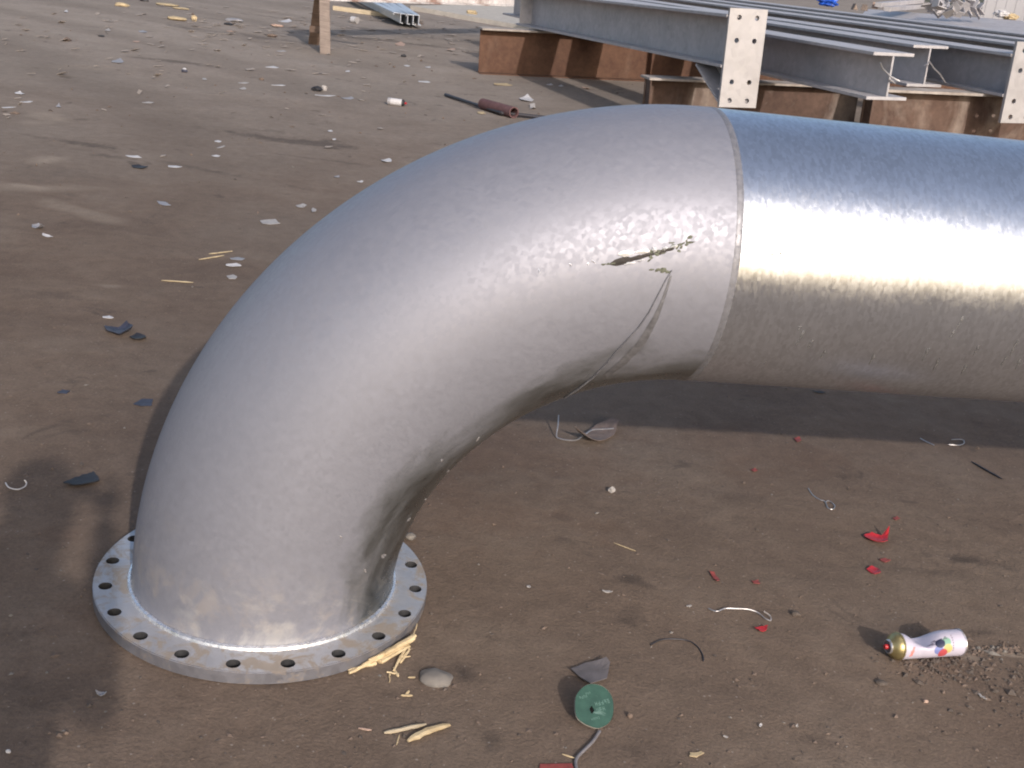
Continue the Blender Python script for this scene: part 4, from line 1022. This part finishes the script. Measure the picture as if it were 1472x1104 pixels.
# ---- pale scraps on the left and far ground (outline length/width in photograph pixels)
G = 'pale scraps scattered over the yard'
pale = [
    (386, 320, 38, 11, .05, 'paper', 'largest pale scrap, left of the bend', .012), (236, 294, 26, 7, .25, 'silver', 'grey parallelogram offcut in the upper left', .006), (250, 240, 26, 4.5, .05, 'white', 'white strip beside the thin black sliver', .004),
    (192, 226, 30, 4, .05, 'white', 'white strip with dark shadow above the black sliver', .02), (54, 328, 22, 9, .15, 'silver', 'curled grey scrap near the left edge', .05), (68, 341, 20, 5, .1, 'white', 'white curved scrap below the curled grey one', .02),
    (337, 383, 30, 6, .05, 'white', 'white crescent scrap beside the crossed straws', .02), (333, 399, 18, 9, .0, 'paper', 'faded square paper below the white crescent', .002), (342, 373, 26, 6, 0, 'silver', 'grey film scrap above the white crescent', .004),
    (155, 457, 20, 5, .05, 'white', 'spoon shaped white scrap above the dark scraps', .004), (556, 232, 20, 8, 0, 'white', 'crumpled white scrap beside the top of the bend', .03), (433, 297, 22, 7, -.1, 'paper', 'grey paper scrap close to the bend, upper left', .006), (451, 303, 9, 10, .8, 'paper', 'little tilted paper beside the grey paper', .01),
    (28, 135, 18, 5, .1, 'white', 'white scrap near the left edge, upper part', .02), (38, 147, 22, 2.5, 0, 'white', 'white strip near the left edge', .006), (12, 155, 28, 2.5, -.05, 'white', 'long white strip touching the left edge', .004), (84, 154, 9, 5, 0, 'silver', 'small bluish offcut right of the white strips', .03),
    (170, 89, 24, 7, 0, 'silver', 'bent grey sheet offcut in the upper left', .05), (213, 148, 20, 3, .0, 'paper', 'pale sliver left of the middle', .004), (294, 114, 9, 4, .1, 'paper', 'little pale chip below the dark capped scrap', .008), (196, 60, 15, 3, .0, 'pink', 'pinkish sliver in the upper left', .004),
    (400, 123, 28, 2.5, .03, 'white', 'thin white strip left of the black clump', .006), (467, 138, 36, 2.5, .05, 'white', 'white strip lying below the black clump', .01), (500, 142, 22, 4, .02, 'silver', 'grey shiny sliver right of the clump', .02), (313, 204, 12, 4, 0, 'white', 'tiny white chip left of the stain', .01), (310, 225, 17, 3, .02, 'white', 'white tab in the left middle', .006), (318, 212, 16, 3, -.3, 'paper', 'slanting pale sliver in the left middle', .004),
    (484, 255, 12, 4, 0, 'silver', 'grey chip near the top of the bend', .02), (518, 262, 11, 3, 0, 'white', 'white chip touching the bend outline', .01), (475, 189, 10, 3, 0, 'white', 'white chip beside the long dark stain', .006), (480, 201, 9, 3, 0, 'white', 'white chip on the long dark stain', .006), (404, 74, 20, 3, 0, 'paper', 'pale scrap left of the sawhorse', .01), (392, 97, 26, 3, .05, 'white', 'long white sliver in front of the sawhorse', .006), (500, 103, 10, 3, 0, 'white', 'white chip in front of the sawhorse', .01), (575, 64, 22, 6, .0, 'pink', 'pinkish crumpled paper in front of the purlins', .06), (648, 72, 14, 5, 0, 'pink', 'small pinkish lump right of the crumpled paper', .05),
    (610, 118, 22, 3, .05, 'white', 'white sliver left of the rusty tube', .006), (585, 95, 12, 3, 0, 'white', 'white chip right of the sawhorse', .006), (615, 97, 12, 3, 0, 'white', 'white chip left of the rusty beam', .006), (155, 44, 12, 4, 0, 'paper', 'pale chip in the far left', .03), (205, 46, 18, 4, .1, 'silver', 'grey chip in the far left', .03), (95, 17, 9, 4, 0, 'white', 'white chip near the top left corner', .04), (332, 45, 18, 2.5, .0, 'pink', 'bright orange sliver in the far litter line', .01), (410, 31, 26, 4, 0, 'white', 'white crumpled strip left of the sawhorse top', .06), (349, 128, 12, 4, 0, 'paper', 'paper scrap lying in mid distance', .01), (350, 120, 20, 3, 0, 'paper', 'flat pale film in mid distance', .01),
    (760, 102, 0, 0, 0, None, None, 0), (145, 1000, 20, 8, .1, 'silver', 'translucent curved scrap below the flange', .012), (781, 842, 0, 0, 0, None, None, 0), (873, 852, 18, 4, .1, 'paper', 'thin pale chip below the dark blots', .006), (760, 845, 8, 5, 0, 'paper', 'small pale chip left of the dark blots', .006), (1000, 1086, 28, 12, .0, 'tan', 'tan flat scrap near the bottom edge', .002), (1043, 1061, 9, 4, .2, 'paper', 'small pale chip near the bottom edge', .006), (1093, 1045, 6, 5, 0, 'white', 'white speck of grit lower right', .006), (1412, 1003, 18, 4, .55, 'paper', 'pale slanting chip among the dark crumbs', .006),
    (1145, 1046, 6, 4, 0, 'paper', 'pale speck right of the white speck', .006), (990, 873, 12, 3, 0, 'paper', 'pale chip left of the hooked wire end', .004), (1177, 565, 22, 4, .1, 'black', 'dark sliver in the shadow under the pipe', .01),
    (795, 150, 0, 0, 0, None, None, 0), (797, 140, 0, 0, 0, None, None, 0), (757, 144, 26, 8, .0, 'white', 'white plastic scrap on the ground before the rusty beam', .05), (735, 130, 0, 0, 0, None, None, 0), (765, 155, 14, 6, .2, 'paper', 'crumpled paper beside the white plastic', .06), (723, 122, 40, 5, .03, 'tan', 'rust coloured wood strip below the rusty beam', .02), (790, 122, 12, 4, 0, 'white', 'white chip under the rusty beam', .02), (806, 124, 10, 4, 0, 'white', 'second white chip under the rusty beam', .02), (842, 127, 14, 4, .2, 'pink', 'pink brick chip under the rusty beam', .03), (692, 163, 14, 5, .1, 'tan', 'tan chips beside the rod and tube', .02),
]
for (x, y, l, w, rot, mk, lab, curl) in pale:
    if lab: flake('scrap', lab, 'scrap', quadpx(x, y, l * .85, w * .68, rot), M[mk], .002, .004, curl * .5, .002, int(x + y), G)
# chunks
def chunk(name, lab, cat, px, py, wpx, hpx, mat, seed=0, amp=.5, group=None):
    p = on_ground(px, py); k = (p - CAM).dot(FWD) / FPX
    return crumple(name, lab, cat, (p.x, p.y, p.z + hpx * k * .35), wpx * k / 2, wpx * k * .35, hpx * k * .5, mat, seed, 2, amp, group)
chunk('debris_clump', 'black and white clump in front of the sawhorse', 'debris', 456, 131, 16, 8, M['black'], 2)
chunk('debris_clump', 'grey crumpled piece joined to the black clump', 'debris', 466, 130, 8, 9, M['paper'], 3)
chunk('plastic_cap', 'blue and black capped scrap left of the sawhorse', 'cap', 265, 104, 9, 5, M['navy'], 4, .3)
chunk('plastic_cap', 'white top piece on the dark capped scrap', 'cap', 265, 101, 6, 4, M['white'], 5, .3)
chunk('wood_block', 'tan timber offcut heap in the far left', 'timber', 175, 9, 22, 6, M['tan'], 6)
chunk('wood_block', 'long tan timber chunk in the litter line', 'timber', 255, 29, 30, 6, M['tan'], 7, .3)
chunk('wood_block', 'short upright tan chunk beside the long one', 'timber', 279, 30, 9, 9, M['tan'], 8, .3)
chunk('wood_block', 'upper flat tan board in the far left', 'timber', 240, 8, 36, 4, M['tan'], 9, .2)
chunk('wood_block', 'second flat tan board under the upper one', 'timber', 260, 13, 26, 3, M['tan'], 10, .2)
chunk('wood_block', 'orange brown plank piece in the litter line', 'timber', 398, 38, 20, 4, M['pink'], 11, .3)
chunk('debris_clump', 'small dark clump right of the sawhorse', 'debris', 580, 82, 8, 5, M['black'], 12)
chunk('debris_clump', 'blue grey litter heap in the far litter line', 'debris', 337, 31, 26, 6, M['silver'], 13)
chunk('debris_clump', 'dark heap piece beside the blue grey heap', 'debris', 328, 36, 13, 4, M['black'], 14)
chunk('debris_clump', 'brown clump left of the sawhorse', 'debris', 391, 53, 16, 5, M['brown'], 15)
chunk('debris_clump', 'small dark brown clod in mid distance', 'debris', 376, 115, 7, 4, M['brown'], 16)
chunk('debris_clump', 'dark clump at the top of the far yard', 'debris', 207, 2, 13, 6, M['black'], 17)
chunk('debris_clump', 'dark sliver clump left in mid distance', 'debris', 146, 53, 9, 3, M['black'], 18)
chunk('pebble', 'brown pebble right of the green disc', 'pebble', 905, 1031, 9, 9, M['brown'], 19, .3)
chunk('pebble', 'dark clod left of the spray can', 'pebble', 1267, 983, 18, 6, M['clod'], 20, .4)
chunk('pebble', 'dark clod right of the hooked wire', 'pebble', 1143, 884, 14, 7, M['clod'], 21, .4)
chunk('pebble', 'orange brown grain below the crumbs', 'pebble', 1330, 1010, 7, 6, M['pink'], 22, .4)
chunk('pebble', 'rusty little clod in the lower left', 'pebble', 95, 1055, 8, 6, M['brown'], 23, .3)
chunk('pebble', 'shiny white pebble near the lower left corner', 'pebble', 12, 1082, 8, 6, M['white'], 24, .3)
# ---- second can lying in the distance, and a third one
def small_can(px, py, lenpx, diapx, rot, lab, mats):
    p = on_ground(px, py); k = (p - CAM).dot(FWD) / FPX; L = lenpx * k; R = diapx * k / 2
    root = thing('spray_can', lab, 'spray can', p, rot)
    fr = Matrix.Rotation(math.pi / 2, 4, 'Y'); fr.translation = Vector((-L / 2, 0, R))
    mb = MB(); mb.lathe([(R, 0), (R, L * .74)], 20, fr); mb.build('body', mats[0], root, smooth=True)
    mb = MB(); mb.lathe([(R * 1.02, L * .74), (R * 1.03, L * .77), (R * .9, L * .84), (R * .5, L * .88), (R * .5, L * .9)], 20, fr); mb.build('dome', mats[1], root, smooth=True)
    mb = MB(); mb.lathe([(R * .3, L * .9), (R * .3, L)], 12, fr); mb.build('nozzle', mats[2], root, smooth=True)
    mb = MB(); mb.lathe([(R * 1.02, -.003), (R * 1.04, L * .1), (R * 1.02, L * .14)], 20, fr); mb.build('end_band', mats[3], root, smooth=True)
small_can(571, 152, 27, 10, -.05, 'white spray can with dark ends lying in the distance', (M['white'], M['black'], M['red'], M['silver']))
small_can(508, 33, 14, 9, 2.6, 'short white can with dark end near the purlins', (M['white'], M['black'], M['black'], M['paper']))
# ---- rod and rusty tube
a, b = on_ground(640, 139), on_ground(720, 167)
mb = MB(); o0 = a.copy(); mb.tube([a - o0 + Vector((0, 0, .02)), (b - o0) + Vector((0, 0, .03))], .016, 8); mb.tube([(b - o0) + Vector((0, 0, .03)), on_ground(790, 173) - o0 + Vector((0, 0, .02))], .018, 8)
o = mb.build('steel_rod', M['darkwire'], None, smooth=True); o.location = o0; tag(o, 'dark steel rod running through the red brown tube', 'rod')
a, b = on_ground(693, 157), on_ground(738, 170); o0 = a.copy(); d = (b - a).normalized()
tb = thing('steel_tube', 'short red brown steel tube lying on the dark rod', 'tube', a)
R = .052; fr = d.to_track_quat('Z', 'Y').to_matrix().to_4x4(); fr.translation = Vector((0, 0, R)); Lt = (b - a).length
mb = MB(); mb.lathe([(R, 0), (R, Lt), (R * .8, Lt), (R * .8, 0.01), (R, 0)], 24, fr, False); mb.build('tube_wall', M['rust_red'], tb, smooth=True)

# ---- grit and crumbs: uncountable
def grit():
    specs = []
    r = random.Random(77)
    for i in range(1700):                       # whole near field
        px, py = r.uniform(-60, 1530), 1104 - 1104 * (r.random() ** 1.25) + r.uniform(0, 60)
        s = abs(r.gauss(0, 1)) * .0022 + .0014
        specs.append((px, py, s * (1.0 if py > 350 else 1.0 + (350 - py) / 80), r.choice('aaaabbbbbbbbbbc')))
    for i in range(650):                        # around and right of the can
        u = r.random(); px = 1290 + u * 230 + r.gauss(0, 14); py = 948 + u * 40 + r.gauss(0, 10 + 28 * u)
        specs.append((px, py, abs(r.gauss(0, 1)) * .0030 + .0015, r.choice('aaaaabb')))
    for i in range(160):
        px = 1430 + r.gauss(0, 25); py = 935 + r.gauss(0, 4)
        specs.append((px, py, abs(r.gauss(0, 1)) * .003 + .002, r.choice('bbc')))
    mats = {'a': M['clod'], 'b': M['brown'], 'c': M['stone'], 'd': M['dust']}
    by = {k: MB() for k in mats}
    oc = [(1, 0, 0), (-1, 0, 0), (0, 1, 0), (0, -1, 0), (0, 0, 1), (0, 0, -1)]
    of = [(0, 2, 4), (2, 1, 4), (1, 3, 4), (3, 0, 4), (2, 0, 5), (1, 2, 5), (3, 1, 5), (0, 3, 5)]
    for (px, py, s, k) in specs:
        if py < 2: continue
        p = on_ground(px, py)
        if (Vector((p.x, p.y, 0)) - FL).length < .40: continue
        ca, sa = math.cos(r.random() * 6.28), math.sin(r.random() * 6.28)
        e = [r.uniform(.6, 1.35) for _ in range(6)]; ll = r.uniform(.7, 1.8); hh = r.uniform(.35, .9)
        vs = []
        for q, m in zip(oc, e):
            x, y, z = q[0] * s * m * ll, q[1] * s * m, q[2] * s * m * hh
            vs.append((p.x + x * ca - y * sa, p.y + x * sa + y * ca, p.z + z + s * hh * .3))
        by[k].add(vs, of)
    for k, nm in (('a', 'dark_crumbs'), ('b', 'brown_grit'), ('c', 'grey_grit'), ('d', 'pale_grit')):
        o = by[k].build(nm, mats[k], None); o['kind'] = 'stuff'
    # far litter too small and dense to count
    fl = MB(); r = random.Random(31)
    for i in range(300):
        px = r.uniform(0, 720); py = abs(r.gauss(0, 1)) * 75 + 8
        if r.random() < .5: px = r.uniform(270, 720); py = r.uniform(22, 75)
        if py > 330: continue
        p = on_ground(px, py); k = (p - CAM).dot(FWD) / FPX
        l, w = r.uniform(1.5, 6.5) * k, r.uniform(.7, 2.2) * k * 3; a = r.gauss(0, .5); ca, sa = math.cos(a), math.sin(a)
        t1, t2 = r.uniform(0, .015), r.uniform(0, .03)
        q = [(-l, -w), (l * r.uniform(.5, 1), -w * r.uniform(.4, 1)), (l, w), (-l * r.uniform(.3, 1), w * r.uniform(.4, 1))]
        vs = [(p.x + x * ca - y * sa, p.y + x * sa + y * ca, p.z + .004 + (t1 if x < 0 else t2)) for x, y in q]; vs += [(x, y, z - .003) for x, y, z in vs]
        fl.add(vs, [(0, 1, 2, 3), (7, 6, 5, 4), (0, 4, 5, 1), (1, 5, 6, 2), (2, 6, 7, 3), (3, 7, 4, 0)])
    o = fl.build('far_litter', M['dust'], None); o['kind'] = 'stuff'
grit()

# ================================================================== THE PHOTOGRAPHER (behind the camera; only the shadow is in view)
def skin_mesh(name, verts, edges, radii, mat, parent, root=0, sub=2):
    me = bpy.data.meshes.new(name); me.from_pydata(verts, edges, []); o = bpy.data.objects.new(name, me); COL.objects.link(o)
    md = o.modifiers.new('skin', 'SKIN'); md.use_smooth_shade = True
    sv = me.skin_vertices[0].data if me.skin_vertices else None
    for i, r in enumerate(radii):
        rr = r if hasattr(r, '__len__') else (r, r); sv[i].radius = rr; sv[i].use_root = (i == root)
    s = o.modifiers.new('sub', 'SUBSURF'); s.levels = sub; s.render_levels = sub
    dg = bpy.context.evaluated_depsgraph_get(); m2 = bpy.data.meshes.new_from_object(o.evaluated_get(dg), depsgraph=dg)
    o.modifiers.clear(); o.data = m2; m2.materials.clear(); m2.materials.append(mat); o.parent = parent; m2.polygons.foreach_set('use_smooth', [True] * len(m2.polygons))
    return o
def photographer():
    M['skinc'] = plain('skin', (.34, .20, .14), .55, 0, .08, 20, .05); M['shirt'] = plain('blue_work_shirt', (.07, .09, .14), .85, 0, .2, 60)
    M['trous'] = plain('dark_trousers', (.05, .045, .04), .9, 0, .2, 60); M['hair'] = plain('black_hair', (.015, .013, .012), .6, 0, .3, 120)
    px, py = .03, -.34
    ps = thing('person', 'person behind the camera in a dark work shirt holding a phone', 'person', (px, py, 0))
    hz = 1.50; ph = Vector((0, 0, 1.4978)) - Vector((px, py, 0)) - FWD * .03
    Lh, Rh = ph + RT * -.085 - FWD * .015, ph + RT * .085 - FWD * .015
    v = [(0, -.02, .94), (0, 0, 1.06), (0, -.01, 1.24), (0, -.02, 1.38), (0, -.01, 1.46), (0, 0, 1.54), (0, .02, 1.60), (0, .015, 1.68),
         (-.10, -.02, .90), (-.11, 0, .50), (-.12, -.03, .10), (-.13, .10, .035), (.10, -.02, .90), (.11, 0, .50), (.12, -.03, .10), (.13, .10, .035),
         (-.18, -.02, 1.37), (-.25, .02, 1.16), tuple(Lh + Vector((-.02, -.05, -.04))), (.18, -.02, 1.37), (.25, .02, 1.16), tuple(Rh + Vector((.02, -.05, -.04)))]
    e = [(0, 1), (1, 2), (2, 3), (3, 4), (4, 5), (5, 6), (6, 7), (0, 8), (8, 9), (9, 10), (10, 11), (0, 12), (12, 13), (13, 14), (14, 15), (3, 16), (16, 17), (17, 18), (3, 19), (19, 20), (20, 21)]
    r = [(.14, .10), (.14, .095), (.16, .10), (.15, .09), .058, (.068, .078), (.078, .095), (.06, .075), .085, .058, .042, .035, .085, .058, .042, .035, .058, .044, .027, .058, .044, .027]
    for i in range(len(v)):
        x, y, z = v[i]; sh_ = -.13 * min(1, max(0, (1.56 - z) / .4)); v[i] = (x + (sh_ if i not in (18, 21) else 0), y, z)
    skin_mesh('body', v, e, r, M['skinc'], ps)
    k = 1.24
    sh = [0, 1, 2, 3, 16, 17, 19, 20]; idx = {a: i for i, a in enumerate(sh)}
    half = lambda a, b, t: tuple(Vector(v[a]).lerp(Vector(v[b]), t))
    vv = [v[i] for i in sh] + [half(17, 18, .85), half(20, 21, .85)]
    ee = [(0, 1), (1, 2), (2, 3), (3, 4), (4, 5), (3, 6), (6, 7), (5, 8), (7, 9)]
    rr = [tuple(x * k for x in r[i]) if hasattr(r[i], '__len__') else r[i] * 1.25 for i in sh] + [.036, .036]
    skin_mesh('shirt', vv, ee, rr, M['shirt'], ps)
    tv = [v[0], v[8], v[9], v[10], v[12], v[13], v[14]]; skin_mesh('trousers', tv, [(0, 1), (1, 2), (2, 3), (0, 4), (4, 5), (5, 6)], [(.15, .11), .098, .072, .062, .098, .072, .062], M['trous'], ps)
    for s in (-1, 1):
        mb = MB(); mb.box((s * .125 - .13, .06, .045), (.095, .28, .09)); mb.build('shoe', M['black'], ps, bevel=.02)
    c = crumple('hair', None, None, (0, -.005, 1.675), .088, .105, .085, M['hair'], 3, 3, .12, fr=3, smooth=True, parent=ps)
    # face: nose, ears, eyes, mouth
    mb = MB(); mb.tube([(0, .105, 1.635), (0, .128, 1.605), (0, .118, 1.596)], [.008, .014, .010], 8); mb.build('nose', M['skinc'], ps, smooth=True)
    for s in (-1, 1):
        crumple('ear', None, None, (s * .085, .01, 1.615), .012, .022, .033, M['skinc'], 2, 2, .1, smooth=True, parent=ps); crumple('eye', None, None, (s * .032, .098, 1.632), .012, .008, .008, M['white'], 2, 2, 0, smooth=True, parent=ps)
    crumple('mouth', None, None, (0, .10, 1.57), .024, .008, .007, M['pink'], 2, 2, .1, smooth=True, parent=ps)
    # hands: palm and five fingers closing on the phone's short edges
    for s, hp in ((-1, Lh), (1, Rh)):
        w = Vector(v[18] if s < 0 else v[21]); pm = hp + RT * (s * .012) - FWD * .012
        verts = [tuple(w), tuple(w.lerp(pm, .6)), tuple(pm)]; ed = [(0, 1), (1, 2)]; rad = [.024, (.034, .018), (.034, .016)]
        skin_mesh('hand', verts, ed, rad, M['skinc'], ps)
        for f in range(4):
            b0 = pm + UP * (.026 - .018 * f) + RT * (s * .012); L1 = (.034, .04, .037, .028)[f]
            b1 = b0 + FWD * .018 + RT * (s * .006); b2 = b1 + RT * (-s * L1 * .4) + FWD * .001; b3 = b2 + RT * (-s * L1 * .35) - FWD * .002
            skin_mesh('finger', [tuple(b0), tuple(b1), tuple(b2), tuple(b3)], [(0, 1), (1, 2), (2, 3)], [.0095, .0088, .008, .0065], M['skinc'], ps, sub=1)
        b0 = pm - UP * .02 - FWD * .004; b1 = b0 - UP * .016 - FWD * .014 + RT * (-s * .02); b2 = b1 + RT * (-s * .026) + UP * .012
        skin_mesh('thumb', [tuple(b0), tuple(b1), tuple(b2)], [(0, 1), (1, 2)], [.012, .0105, .008], M['skinc'], ps, sub=1)
    rot = Matrix((RT, UP, -FWD)).transposed(); mb = MB(); mb.box((0, 0, 0), (.115, .055, .012), rot)
    o = mb.build('camera_phone', M['black'], None, bevel=.003); o.location = CAM - FWD * .03; tag(o, 'black phone held by the photographer', 'phone')
photographer()
